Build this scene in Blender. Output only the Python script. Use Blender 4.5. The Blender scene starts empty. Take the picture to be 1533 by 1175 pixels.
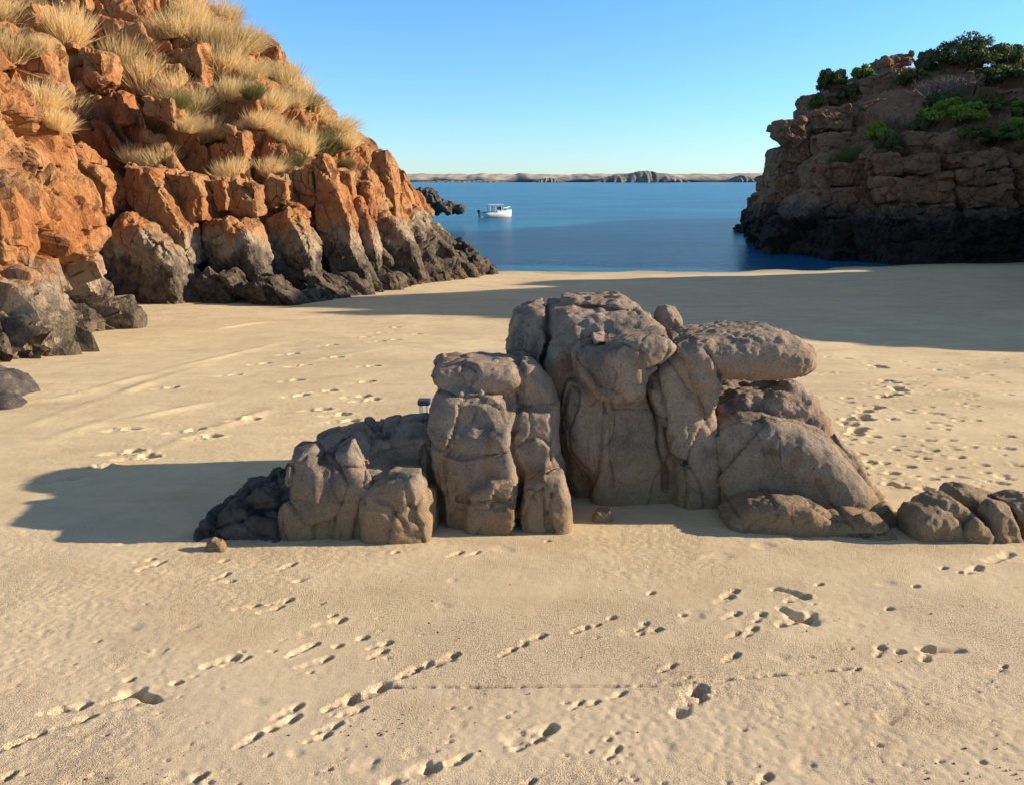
import bpy, math, random
import numpy as np
from mathutils import Vector
from mathutils.bvhtree import BVHTree

# ------------------------------------------------------------------ camera, world, sun, exposure
SC = bpy.context.scene
COL = SC.collection
FPX, PITCH, CAMZ = 1158.0, math.radians(15.4), 7.1
cd = bpy.data.cameras.new("camera")
cam = bpy.data.objects.new("camera", cd)
COL.objects.link(cam)
cam.location = (0, 0, CAMZ)
cam.rotation_euler = (math.radians(90) - PITCH, 0, 0)
cd.sensor_fit = 'HORIZONTAL'
cd.sensor_width = 36.0
cd.lens = 36.0 * FPX / 1533.0
cd.clip_start = 0.1
cd.clip_end = 20000
SC.camera = cam

SUN_EL, SUN_AZ = math.radians(18.9), math.radians(5.0)     # azimuth: from +X (right) towards +Y (away)
w = bpy.data.worlds.new("World")
SC.world = w
w.use_nodes = True
nt = w.node_tree
sky = nt.nodes.new('ShaderNodeTexSky')
sky.sky_type = 'NISHITA'
sky.sun_disc = False
sky.sun_elevation = SUN_EL
sky.sun_rotation = math.radians(90) - SUN_AZ
sky.air_density = 1.0
sky.dust_density = 0.0
sky.ozone_density = 1.6
bg = nt.nodes['Background']
bg.inputs[1].default_value = 0.10
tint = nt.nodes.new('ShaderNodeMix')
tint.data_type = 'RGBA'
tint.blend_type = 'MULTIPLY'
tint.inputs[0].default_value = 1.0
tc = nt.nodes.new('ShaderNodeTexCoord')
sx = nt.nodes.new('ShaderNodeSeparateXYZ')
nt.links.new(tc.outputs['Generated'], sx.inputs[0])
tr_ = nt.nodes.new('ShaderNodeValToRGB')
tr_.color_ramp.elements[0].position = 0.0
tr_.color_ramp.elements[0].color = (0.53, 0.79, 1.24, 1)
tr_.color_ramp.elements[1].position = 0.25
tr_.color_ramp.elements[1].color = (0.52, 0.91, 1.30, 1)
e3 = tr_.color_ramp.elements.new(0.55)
e3.color = (1.05, 0.90, 0.80, 1)  # upper sky out of view, warmed to take blue out of the shade
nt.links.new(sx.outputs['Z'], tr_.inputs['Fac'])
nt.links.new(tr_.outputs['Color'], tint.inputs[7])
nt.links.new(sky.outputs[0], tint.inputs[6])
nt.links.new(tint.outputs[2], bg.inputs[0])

sl = bpy.data.lights.new("sun", 'SUN')
sl.energy = 4.8
sl.angle = math.radians(0.5)
sl.color = (1.0, 0.85, 0.66)
so = bpy.data.objects.new("sun", sl)
COL.objects.link(so)
SUN = Vector((math.cos(SUN_EL) * math.cos(SUN_AZ), math.cos(SUN_EL) * math.sin(SUN_AZ), math.sin(SUN_EL)))
so.rotation_euler = SUN.to_track_quat('Z', 'Y').to_euler()
so.location = (60, 20, 60)
SC.view_settings.view_transform = 'Standard'
SC.view_settings.look = 'None'
SC.view_settings.exposure = 0.88
SC.view_settings.gamma = 1.0

random.seed(7)
rng = np.random.default_rng(11)

# ------------------------------------------------------------------ helpers: picture to world
cp, sp = math.cos(PITCH), math.sin(PITCH)


def ray(px, py):
    u, v = (px - 766.5) / FPX, (py - 587.5) / FPX
    return np.array([u, cp - v * sp, -sp - v * cp])


def at_y(px, py, Y):
    d = ray(px, py)
    t = Y / d[1]
    return np.array([d[0] * t, Y, CAMZ + d[2] * t])


SLOPE, SAND0 = 0.065, 4.0


def on_sand(px, py):
    d = ray(px, py)
    t = (CAMZ - SAND0) / -(d[2] + SLOPE * d[1])
    return np.array([d[0] * t, d[1] * t, CAMZ + d[2] * t])


def sand_base(y):
    return SAND0 - SLOPE * y


# ------------------------------------------------------------------ helpers: noise
def hash3(i, j, k, seed):
    h = (i.astype(np.uint32) * np.uint32(374761393) + j.astype(np.uint32) * np.uint32(668265263)
         + k.astype(np.uint32) * np.uint32(2147483647) + np.uint32((seed * 974634777 + 12345) & 0xffffffff))
    h = (h ^ (h >> np.uint32(13))) * np.uint32(1274126177)
    h = (h ^ (h >> np.uint32(16))) * np.uint32(2246822519)
    h = h ^ (h >> np.uint32(15))
    return h.astype(np.float64) / 4294967295.0


def vnoise(P, seed=0):
    f = np.floor(P)
    I = f.astype(np.int64)
    t = P - f
    t = t * t * t * (t * (t * 6 - 15) + 10)
    r = 0
    for a in (0, 1):
        wa = t[:, 0] if a else 1 - t[:, 0]
        for b in (0, 1):
            wb = t[:, 1] if b else 1 - t[:, 1]
            for c in (0, 1):
                wc = t[:, 2] if c else 1 - t[:, 2]
                r = r + wa * wb * wc * hash3(I[:, 0] + a, I[:, 1] + b, I[:, 2] + c, seed)
    return r * 2 - 1


def fbm(P, octaves=4, seed=0, gain=0.5, ridged=False):
    r, a = 0, 1.0
    for o in range(octaves):
        n = vnoise(P * (2.03 ** o) + o * 17.3, seed + o)
        r = r + a * ((1 - 2 * np.abs(n)) if ridged else n)
        a *= gain
    return r


def vor(Q, seed=0):
    f = np.floor(Q).astype(np.int64)
    n = len(Q)
    F1 = np.full(n, 9.0)
    F2 = np.full(n, 9.0)
    cid = np.zeros((n, 3), np.int64)
    ctr = np.zeros((n, 3))
    for a in (-1, 0, 1):
        for b in (-1, 0, 1):
            for c in (-1, 0, 1):
                I = f + np.array([a, b, c])
                P = I + 0.5 + 0.84 * (np.stack([hash3(I[:, 0], I[:, 1], I[:, 2], seed + s) for s in (1, 2, 3)], 1) - 0.5)
                d = np.sqrt(((Q - P) ** 2).sum(1))
                m = d < F1
                F2 = np.where(m, F1, np.minimum(F2, d))
                F1 = np.where(m, d, F1)
                cid[m] = I[m]
                ctr[m] = P[m]
    return F1, F2, cid, ctr


def rot_from_axis(ax, spin=0.0):
    """columns: an orthonormal frame whose third axis is ax"""
    ax = np.array(ax, float)
    ax /= np.linalg.norm(ax)
    t = np.array([math.cos(spin), math.sin(spin), 0.0])
    a = t - ax * t.dot(ax)
    a /= np.linalg.norm(a)
    return np.stack([a, np.cross(ax, a), ax], 1)


def blocky(P, scale, axis, amp, seed, tilt=0.5, groove=0.1, gw=0.07, spin=0.0, warp=0.12, bias=(0, 0, 0)):
    Q = (P @ rot_from_axis(axis, spin)) / np.array(scale)
    Q = Q + warp * np.stack([vnoise(Q * 1.7 + s * 9.1, seed + 50 + s) for s in range(3)], 1)
    F1, F2, cid, ctr = vor(Q, seed)
    h = lambda s: hash3(cid[:, 0], cid[:, 1], cid[:, 2], seed + s) * 2 - 1
    g = np.stack([h(21), h(22), h(23)], 1) + np.array(bias) / max(tilt, 1e-6) * (1 + 0.5 * h(24))[:, None]
    return amp * h(20) + tilt * (g * (Q - ctr)).sum(1) - groove * np.exp(-((F2 - F1) / gw) ** 2)


# ------------------------------------------------------------------ helpers: meshes
def mesh_np(name, V, Q, smooth=True):
    Q = np.asarray(Q, np.int32)
    me = bpy.data.meshes.new(name)
    me.vertices.add(len(V))
    me.vertices.foreach_set('co', np.ascontiguousarray(V, np.float32).ravel())
    k = Q.shape[1]
    me.loops.add(Q.size)
    me.loops.foreach_set('vertex_index', Q.ravel())
    me.polygons.add(len(Q))
    me.polygons.foreach_set('loop_start', np.arange(0, Q.size, k, dtype=np.int32))
    me.polygons.foreach_set('use_smooth', np.full(len(Q), smooth))
    me.update(calc_edges=True)
    me.validate()
    return me


def vnormals(V, Q):
    a, b, c, d = (V[Q[:, i]] for i in range(4))
    n = np.cross(c - a, d - b)
    out = np.zeros_like(V)
    for i in range(4):
        for k in range(3):
            out[:, k] += np.bincount(Q[:, i], weights=n[:, k], minlength=len(V))
    l = np.linalg.norm(out, axis=1, keepdims=True)
    return out / np.maximum(l, 1e-12)


def surface_nets(F, org, h):
    nx, ny, nz = F.shape
    S = F < 0
    cs = [S[i:nx - 1 + i, j:ny - 1 + j, k:nz - 1 + k] for i in (0, 1) for j in (0, 1) for k in (0, 1)]
    act = np.logical_or.reduce(cs) & ~np.logical_and.reduce(cs)
    idx = np.argwhere(act)
    vid = np.full(act.shape, -1, np.int64)
    vid[act] = np.arange(len(idx))
    acc = np.zeros((len(idx), 3))
    cnt = np.zeros(len(idx))
    cor = [np.array((i, j, k)) for i in (0, 1) for j in (0, 1) for k in (0, 1)]
    for a in cor:
        for ax in range(3):
            if a[ax] == 0:
                b = a.copy()
                b[ax] = 1
                fa = F[tuple((idx + a).T)]
                fb = F[tuple((idx + b).T)]
                m = (fa < 0) != (fb < 0)
                t = fa[m] / (fa[m] - fb[m])
                acc[m] += a + t[:, None] * (b - a)
                cnt[m] += 1
    V = np.asarray(org) + (idx + acc / cnt[:, None]) * h
    quads = []
    for ax in range(3):
        sl0 = [slice(None)] * 3
        sl1 = [slice(None)] * 3
        sl0[ax] = slice(0, -1)
        sl1[ax] = slice(1, None)
        A, B = S[tuple(sl0)], S[tuple(sl1)]
        e = np.argwhere(A != B)
        o1, o2 = (ax + 1) % 3, (ax + 2) % 3
        ok = (e[:, o1] >= 1) & (e[:, o2] >= 1) & (e[:, o1] < F.shape[o1] - 1) & (e[:, o2] < F.shape[o2] - 1)
        e = e[ok]
        flip = A[tuple(e.T)]
        d1 = np.zeros(3, int)
        d2 = np.zeros(3, int)
        d1[o1] = 1
        d2[o2] = 1
        q = np.stack([vid[tuple((e - d1 - d2).T)], vid[tuple((e - d2).T)], vid[tuple(e.T)], vid[tuple((e - d1).T)]], 1)
        q[~flip] = q[~flip][:, ::-1]
        quads.append(q)
    return V, np.concatenate(quads)


def obj(name, me, m, parent=None, loc=None):
    o = bpy.data.objects.new(name, me)
    COL.objects.link(o)
    if m is not None:
        me.materials.clear()
        me.materials.append(m)
    if parent is not None:
        o.parent = parent
    if loc is not None:
        o.location = loc
    return o


def tag(o, label=None, cat=None, group=None, kind=None):
    if label: o['label'] = label
    if cat: o['category'] = cat
    if group: o['group'] = group
    if kind: o['kind'] = kind
    return o


def poly_d2(poly, X, Z):
    """signed distance to a polygon, negative inside"""
    d = np.full(X.shape, 1e9)
    s = np.zeros(X.shape, bool)
    n = len(poly)
    for i in range(n):
        a, b = poly[i], poly[(i + 1) % n]
        e = b - a
        wx, wz = X - a[0], Z - a[1]
        t = np.clip((wx * e[0] + wz * e[1]) / (e @ e + 1e-12), 0, 1)
        d = np.minimum(d, (wx - e[0] * t) ** 2 + (wz - e[1] * t) ** 2)
        c = ((a[1] > Z) != (b[1] > Z)) & (X < (b[0] - a[0]) * (Z - a[1]) / (b[1] - a[1] + 1e-12) + a[0])
        s ^= c
    d = np.sqrt(d)
    return np.where(s, -d, d)


def line_d(pts, X, Z):
    d = np.full(X.shape, 1e9)
    for a, b in zip(pts[:-1], pts[1:]):
        e = b - a
        wx, wz = X - a[0], Z - a[1]
        t = np.clip((wx * e[0] + wz * e[1]) / (e @ e + 1e-12), 0, 1)
        d = np.minimum(d, (wx - e[0] * t) ** 2 + (wz - e[1] * t) ** 2)
    return np.sqrt(d)


def chaikin(p, n):
    for _ in range(n):
        q = np.roll(p, -1, 0)
        p = np.stack([0.75 * p + 0.25 * q, 0.25 * p + 0.75 * q], 1).reshape(-1, 2)
    return p


def rock_solid(lobes, vox, grooves=(), blend=0.0, rough=(0.05, 0.5), fine=(0.012, 0.1), facet=None, seed=0, cut=0, skew=0.0):
    """lobes: dicts with an outline, the depth of its front, half thickness T, edge rounding k, lean (m of depth per m of height).
    A solid with real thickness: every lobe is a rounded prism, the lobes are merged, cracked by grooves and roughened."""
    L = []
    for l in lobes:
        Ym = l['Y'] + l['T']
        pw = np.array([at_y(p[0], p[1], Ym)[[0, 2]] for p in l['poly']])
        pw = chaikin(pw, cut)
        L.append((pw, Ym, l))
    mg = 0.25 + 3 * vox
    lo = np.array([min(p[:, 0].min() for p, _, _ in L) - mg, min(l['Y'] for _, _, l in L) - mg - 0.3, min(p[:, 1].min() for p, _, _ in L) - mg])
    hi = np.array([max(p[:, 0].max() for p, _, _ in L) + mg, max(l['Y'] + 2 * l['T'] for _, _, l in L) + mg + 0.5, max(p[:, 1].max() for p, _, _ in L) + mg])
    for _, _, l in L:
        ln = l.get('lean', 0)
    n = np.ceil((hi - lo) / vox).astype(int) + 1
    xs, ys, zs = (lo[i] + np.arange(n[i]) * vox for i in range(3))
    X, Z = np.meshgrid(xs, zs, indexing='ij')
    F = None
    for pw, Ym, l in L:
        d2 = poly_d2(pw, X, Z)
        k = l.get('k', 0.1)
        zc = pw[:, 1].min()
        off = l.get('lean', 0.0) * (Z - zc)
        sk = l.get('skew', skew)
        dy = ys[None, :, None] - (Ym + off[:, None, :]) - sk * (X[:, None, :] - pw[:, 0].mean())
        dy = np.abs(dy) - l['T']
        a = d2[:, None, :] + k
        b = dy + k
        f = np.minimum(np.maximum(a, b), 0) + np.sqrt(np.maximum(a, 0) ** 2 + np.maximum(b, 0) ** 2) - k
        if F is None:
            F = f
        elif blend > 0:
            hh = np.clip(0.5 + 0.5 * (F - f) / blend, 0, 1)
            F = F * (1 - hh) + f * hh - blend * hh * (1 - hh)
        else:
            F = np.minimum(F, f)
    Y0 = L[0][1]
    for g in grooves:
        pts = np.array([at_y(p[0], p[1], g.get('Y', L[0][2]['Y'] + 0.2))[[0, 2]] for p in g['pts']])
        Xw = X + 0.03 * np.sin(Z * 9 + seed)
        F = F + (g['d'] * np.exp(-(line_d(pts, Xw, Z) / g['w']) ** 2))[:, None, :]
    V, Q = surface_nets(F, lo, vox)
    N = vnormals(V, Q)
    d = rough[0] * fbm(V / rough[1], 4, seed, 0.5) + fine[0] * fbm(V / fine[1], 3, seed + 9, 0.6)
    for q, ft in enumerate([] if not facet else facet if isinstance(facet, list) else [facet]):
        d = d + blocky(V, ft['s'], ft.get('axis', (0.3, 0.1, 1)), ft['amp'], seed + 33 + q * 7, ft.get('tilt', 0.3), ft.get('groove', 0.03), ft.get('gw', 0.06))
    V = V + N * d[:, None]
    return V, Q


# ------------------------------------------------------------------ helpers: materials
def newmat(name):
    m = bpy.data.materials.new(name)
    m.use_nodes = True
    t = m.node_tree
    b = t.nodes['Principled BSDF']
    return m, t, b


class NT:
    def __init__(s, t):
        s.t = t
        s.pos = t.nodes.new('ShaderNodeNewGeometry').outputs['Position']

    def n(s, kind, **kw):
        x = s.t.nodes.new(kind)
        for k, v in kw.items():
            setattr(x, k, v)
        return x

    def L(s, a, b):
        s.t.links.new(a, b)

    def mapv(s, scale=(1, 1, 1), rot=(0, 0, 0), vec=None):
        x = s.n('ShaderNodeMapping')
        x.inputs['Scale'].default_value = scale
        x.inputs['Rotation'].default_value = rot
        s.L(vec or s.pos, x.inputs['Vector'])
        return x.outputs[0]

    def noise(s, scale, detail=4, rough=0.55, vec=None, dist=0.0):
        x = s.n('ShaderNodeTexNoise')
        x.inputs['Scale'].default_value = scale
        x.inputs['Detail'].default_value = detail
        x.inputs['Roughness'].default_value = rough
        x.inputs['Distortion'].default_value = dist
        s.L(vec or s.pos, x.inputs['Vector'])
        return x.outputs['Fac']

    def voro(s, scale, feature='F1', vec=None):
        x = s.n('ShaderNodeTexVoronoi', feature=feature)
        x.inputs['Scale'].default_value = scale
        s.L(vec or s.pos, x.inputs['Vector'])
        return x.outputs['Distance']

    def ramp(s, fac, stops, interp='LINEAR'):
        x = s.n('ShaderNodeValToRGB')
        x.color_ramp.interpolation = interp
        el = x.color_ramp.elements
        while len(el) < len(stops):
            el.new(0.5)
        for e, (p, c) in zip(el, stops):
            e.position = p
            e.color = c if len(c) == 4 else (*c, 1)
        s.L(fac, x.inputs['Fac'])
        return x.outputs['Color']

    def fr(s, fac, a, b):
        return s.ramp(fac, [(a, (0, 0, 0)), (b, (1, 1, 1))])

    def mix(s, fac, a, b, mode='MIX'):
        x = s.n('ShaderNodeMix', data_type='RGBA', blend_type=mode)
        for sock, v in ((x.inputs[0], fac), (x.inputs[6], a), (x.inputs[7], b)):
            if isinstance(v, (int, float)):
                sock.default_value = v
            elif isinstance(v, tuple):
                sock.default_value = (*v, 1) if len(v) == 3 else v
            else:
                s.L(v, sock)
        return x.outputs[2]

    def math(s, op, a, b=0.0, c=None):
        x = s.n('ShaderNodeMath', operation=op)
        for i, v in enumerate((a, b) if c is None else (a, b, c)):
            if isinstance(v, (int, float)):
                x.inputs[i].default_value = v
            else:
                s.L(v, x.inputs[i])
        return x.outputs[0]

    def z(s):
        x = s.n('ShaderNodeSeparateXYZ')
        s.L(s.pos, x.inputs[0])
        return x.outputs['Z']

    def bump(s, height, dist, strength=1.0, prev=None):
        x = s.n('ShaderNodeBump')
        x.inputs['Distance'].default_value = dist
        x.inputs['Strength'].default_value = strength
        s.L(height, x.inputs['Height'])
        if prev is not None:
            s.L(prev, x.inputs['Normal'])
        return x.outputs[0]


def mat_sand():
    m, t, b = newmat('sand')
    k = NT(t)
    big = k.noise(0.35, 4, 0.6)
    mid = k.noise(2.5, 5, 0.6)
    col = k.mix(k.fr(big, 0.38, 0.62), (0.76, 0.595, 0.35), (0.69, 0.535, 0.31))
    col = k.mix(k.math('MULTIPLY', k.fr(mid, 0.45, 0.7), 0.5), col, (0.55, 0.41, 0.25))
    sep = k.n('ShaderNodeSeparateXYZ')
    k.L(k.pos, sep.inputs[0])
    up = k.ramp(k.math('DIVIDE', k.math('ADD', sep.outputs['Y'], k.math('MULTIPLY', k.noise(0.6, 4, 0.6), 6.0)), 20.0), [(0.36, (1, 1, 1)), (0.62, (0, 0, 0))])
    col = k.mix(k.math('MULTIPLY', up, 0.55), col, (0.62, 0.49, 0.345))     # coarser, greyer grains higher up the beach
    col = k.mix(k.math('MULTIPLY', k.fr(k.noise(0.8, 5, 0.65, k.mapv((0.5, 1.6, 1), (0, 0, 0.5))), 0.5, 0.66), 0.4), col, (0.52, 0.36, 0.20))
    spk = k.math('MULTIPLY', k.fr(k.noise(75, 2, 0.6), 0.50, 0.60), k.math('MULTIPLY', up, k.fr(k.noise(0.9, 4, 0.65), 0.40, 0.62)))
    col = k.mix(k.math('MULTIPLY', spk, 0.8), col, (0.27, 0.18, 0.11))
    grain = k.noise(130, 2, 0.7)
    col = k.mix(k.math('MULTIPLY', k.fr(grain, 0.54, 0.74), 0.6), col, (0.30, 0.21, 0.14))
    col = k.mix(k.math('MULTIPLY', k.fr(k.noise(160, 2, 0.6), 0.6, 0.75), 0.5), col, (0.74, 0.64, 0.50))
    # wet band by the waterline
    wet = k.ramp(k.math('ADD', k.z(), k.math('MULTIPLY', k.noise(0.25, 2), 0.12)), [(0.10, (1, 1, 1)), (0.34, (0, 0, 0))])
    col = k.mix(k.math('MULTIPLY', wet, 0.5), col, (0.30, 0.235, 0.16))
    k.L(col, b.inputs['Base Color'])
    b.inputs['Roughness'].default_value = 0.92
    b.inputs['Specular IOR Level'].default_value = 0.15
    patch = k.fr(k.noise(0.9, 3, 0.6), 0.40, 0.62)
    n1 = k.bump(k.noise(95, 7, 0.85), 0.012, 0.6)
    pel = k.math('MULTIPLY', k.math('SUBTRACT', 1.0, k.fr(k.voro(75), 0.08, 0.5)), patch)
    n2 = k.bump(pel, 0.012, 0.6, n1)
    n3 = k.bump(k.noise(7, 4, 0.6), 0.02, 0.4, n2)
    k.L(n3, b.inputs['Normal'])
    return m


def mat_sea():
    m, t, b = newmat('sea')
    k = NT(t)
    v = k.mapv((0.022, 0.06, 1))
    c = k.ramp(k.noise(1.0, 7, 0.62, v, 0.8), [(0.32, (0.003, 0.085, 0.20)), (0.50, (0.004, 0.14, 0.26)), (0.66, (0.010, 0.22, 0.31))])
    v2 = k.mapv((0.02, 0.25, 1))
    c = k.mix(k.math('MULTIPLY', k.fr(k.noise(1.0, 5, 0.6, v2), 0.48, 0.72), 0.55), c, (0.003, 0.085, 0.19))
    c = k.mix(k.math('MULTIPLY', k.fr(k.noise(1.0, 4, 0.6, k.mapv((0.006, 0.16, 1))), 0.60, 0.72), 0.4), c, (0.03, 0.25, 0.36))
    c = k.mix(k.math('MULTIPLY', k.fr(k.noise(1.0, 4, 0.6, k.mapv((0.09, 0.9, 1))), 0.5, 0.7), 0.45), c, (0.003, 0.06, 0.16))
    k.L(c, b.inputs['Base Color'])
    b.inputs['Roughness'].default_value = 0.22
    b.inputs['IOR'].default_value = 1.33
    b.inputs['Specular IOR Level'].default_value = 0.14
    w1 = k.noise(0.8, 4, 0.6, k.mapv((0.8, 1.6, 1)))
    w2 = k.noise(3.2, 3, 0.6, k.mapv((0.7, 1.4, 1)))
    n1 = k.bump(w1, 0.35, 1.0)
    n2 = k.bump(w2, 0.16, 1.0, n1)
    n2 = k.bump(k.noise(1.0, 3, 0.6, k.mapv((0.5, 3.0, 1))), 0.25, 1.0, n2)
    k.L(n2, b.inputs['Normal'])
    return m


def mat_cliff(name='orange_cliff_rock', hue='orange'):
    m, t, b = newmat(name)
    k = NT(t)
    big = k.noise(0.30, 5, 0.6)
    med = k.noise(1.4, 6, 0.65)
    fine = k.noise(9, 5, 0.7)
    if hue == 'orange':
        up = k.ramp(big, [(0.30, (0.32, 0.11, 0.038)), (0.45, (0.42, 0.175, 0.058)), (0.58, (0.47, 0.25, 0.10)), (0.72, (0.22, 0.09, 0.042))])
        up = k.mix(k.math('MULTIPLY', k.fr(med, 0.5, 0.68), 0.75), up, (0.19, 0.09, 0.048))
        up = k.mix(k.math('MULTIPLY', k.fr(k.noise(3.1, 5, 0.7), 0.56, 0.7), 0.7), up, (0.52, 0.36, 0.20))
        pale, pale2, dark, dark2 = (0.40, 0.31, 0.205), (0.22, 0.165, 0.11), (0.17, 0.13, 0.085), (0.055, 0.047, 0.037)
        zs = 1.0
    else:
        up = k.ramp(big, [(0.32, (0.20, 0.095, 0.050)), (0.5, (0.31, 0.17, 0.09)), (0.66, (0.17, 0.105, 0.068))])
        up = k.mix(k.math('MULTIPLY', k.fr(med, 0.5, 0.68), 0.5), up, (0.28, 0.19, 0.12))
        up = k.mix(k.math('MULTIPLY', k.fr(k.noise(2.7, 5, 0.7), 0.55, 0.7), 0.6), up, (0.07, 0.045, 0.04))
        pale, pale2, dark, dark2 = (0.11, 0.085, 0.065), (0.075, 0.058, 0.048), (0.036, 0.028, 0.022), (0.015, 0.013, 0.012)
    zz = k.math('ADD', k.z(), k.math('MULTIPLY', k.math('SUBTRACT', k.noise(0.9, 6, 0.75), 0.5), 4.5))
    zz = k.math('ADD', zz, k.math('MULTIPLY', k.math('SUBTRACT', k.noise(0.33, 3, 0.5), 0.5), 2.5))
    zz = k.math('DIVIDE', zz, 10.0)
    pl = k.mix(k.fr(med, 0.42, 0.62), pale, pale2)
    dk = k.mix(k.fr(k.noise(2.2, 5, 0.7), 0.4, 0.62), dark, dark2)
    col = k.mix(k.ramp(zz, [(0.43, (0, 0, 0)), (0.51, (1, 1, 1))]), pl, up)
    col = k.mix(k.ramp(zz, [(0.33, (0, 0, 0)), (0.375, (1, 1, 1))]), dk, col)
    col = k.mix(k.math('MULTIPLY', k.fr(fine, 0.5, 0.75), 0.35), col, (0.06, 0.04, 0.03))
    col = k.mix(k.math('MULTIPLY', k.fr(k.noise(14, 3, 0.6), 0.6, 0.75), 0.3), col, (0.5, 0.4, 0.3))
    crack = k.voro(1.3, 'DISTANCE_TO_EDGE', k.mapv((1, 1, 0.45), (0.2, 0.4, 0)))
    col = k.mix(k.math('MULTIPLY', k.ramp(crack, [(0.0, (1, 1, 1)), (0.035, (0, 0, 0))]), k.fr(k.noise(1.1, 3), 0.45, 0.6)), col, (0.05, 0.03, 0.022))
    k.L(col, b.inputs['Base Color'])
    b.inputs['Roughness'].default_value = 0.9
    b.inputs['Specular IOR Level'].default_value = 0.2
    vv = k.mapv((1, 1, 0.35), (0.2, 0.35, 0))
    n1 = k.bump(k.noise(2.2, 7, 0.7, vv), 0.35, 0.8)
    n2 = k.bump(k.noise(11, 5, 0.7), 0.06, 0.8, n1)
    k.L(n2, b.inputs['Normal'])
    return m


def mat_outcrop():
    m, t, b = newmat('weathered_granite')
    k = NT(t)
    big = k.noise(1.1, 4, 0.6)
    med = k.noise(4.5, 6, 0.68)
    col = k.ramp(big, [(0.32, (0.31, 0.245, 0.18)), (0.46, (0.46, 0.36, 0.26)), (0.58, (0.50, 0.345, 0.235)), (0.72, (0.36, 0.28, 0.21))])
    col = k.mix(k.math('MULTIPLY', k.fr(med, 0.48, 0.66), 0.6), col, (0.20, 0.165, 0.135))
    col = k.mix(k.math('MULTIPLY', k.fr(k.noise(1.9, 5, 0.7, k.mapv((1, 1, 0.6))), 0.52, 0.62), 0.7), col, (0.13, 0.11, 0.095))
    # rusty stains running down
    st = k.noise(1.0, 4, 0.6, k.mapv((3.2, 3.2, 0.7)))
    col = k.mix(k.math('MULTIPLY', k.fr(st, 0.54, 0.68), 0.6), col, (0.33, 0.175, 0.085))
    # ochre base where the tide reaches
    zz = k.math('ADD', k.z(), k.math('MULTIPLY', k.noise(1.6, 4, 0.6), 1.0))
    col = k.mix(k.math('MULTIPLY', k.ramp(k.math('DIVIDE', zz, 10.0), [(0.415, (1, 1, 1)), (0.475, (0, 0, 0))]), 0.75), col, (0.40, 0.265, 0.12))
    sp1 = k.noise(48, 3, 0.7)
    col = k.mix(k.math('MULTIPLY', k.fr(sp1, 0.52, 0.66), 0.55), col, (0.09, 0.075, 0.065))
    col = k.mix(k.math('MULTIPLY', k.fr(k.noise(60, 2, 0.6), 0.57, 0.68), 0.5), col, (0.50, 0.40, 0.31))
    k.L(col, b.inputs['Base Color'])
    b.inputs['Roughness'].default_value = 0.88
    b.inputs['Specular IOR Level'].default_value = 0.25
    n0 = k.bump(k.noise(5, 7, 0.72), 0.07, 0.7)
    jn = k.voro(1.9, 'DISTANCE_TO_EDGE', k.mapv((1.3, 1.3, 0.45), (0.15, 0.1, 0.3), None))
    jf = k.math('MULTIPLY', k.ramp(jn, [(0.0, (1, 1, 1)), (0.03, (0, 0, 0))]), k.fr(k.noise(1.7, 3), 0.55, 0.64))
    n0 = k.bump(k.math('SUBTRACT', 1.0, jf), 0.03, 1.0, n0)
    n1 = k.bump(k.noise(14, 6, 0.8), 0.04, 0.95, n0)
    n2 = k.bump(k.noise(42, 5, 0.8), 0.02, 1.0, n1)
    col = k.mix(k.math('MULTIPLY', jf, 0.4), col, (0.06, 0.045, 0.036))
    k.L(col, b.inputs['Base Color'])
    pits = k.fr(k.voro(26), 0.05, 0.45)
    n3 = k.bump(pits, 0.010, 0.35, n2)
    k.L(n3, b.inputs['Normal'])
    return m


def mat_dark_rock():
    m, t, b = newmat('dark_tidal_rock')
    k = NT(t)
    c = k.ramp(k.noise(3, 6, 0.7), [(0.35, (0.03, 0.027, 0.025)), (0.55, (0.075, 0.062, 0.048)), (0.68, (0.16, 0.125, 0.085))])
    k.L(c, b.inputs['Base Color'])
    b.inputs['Roughness'].default_value = 0.8
    k.L(k.bump(k.noise(12, 6, 0.7), 0.05, 0.8), b.inputs['Normal'])
    return m


def mat_leaf(name, c1, c2, scale=3.0, trans=0.25):
    m, t, b = newmat(name)
    k = NT(t)
    oi = k.n('ShaderNodeObjectInfo')
    col = k.mix(k.fr(k.noise(scale, 3, 0.6), 0.35, 0.65), c1, c2)
    hs = k.n('ShaderNodeHueSaturation')
    k.L(k.math('ADD', k.math('MULTIPLY', oi.outputs['Random'], 0.35), 0.82), hs.inputs['Value'])
    k.L(col, hs.inputs['Color'])
    k.L(hs.outputs[0], b.inputs['Base Color'])
    b.inputs['Roughness'].default_value = 0.7
    b.inputs['Specular IOR Level'].default_value = 0.2
    tr = k.n('ShaderNodeBsdfTranslucent')
    k.L(hs.outputs[0], tr.inputs['Color'])
    mx = k.n('ShaderNodeMixShader')
    mx.inputs[0].default_value = trans
    k.L(b.outputs[0], mx.inputs[1])
    k.L(tr.outputs[0], mx.inputs[2])
    k.L(mx.outputs[0], t.nodes['Material Output'].inputs['Surface'])
    return m


def mat_flat(name, c, rough=0.5, metal=0.0, var=0.08):
    m, t, b = newmat(name)
    k = NT(t)
    n = k.noise(6, 4, 0.6)
    col = k.mix(k.fr(n, 0.35, 0.7), c, tuple(x * (1 - var * 2) for x in c))
    k.L(col, b.inputs['Base Color'])
    b.inputs['Roughness'].default_value = rough
    b.inputs['Metallic'].default_value = metal
    return m


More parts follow.
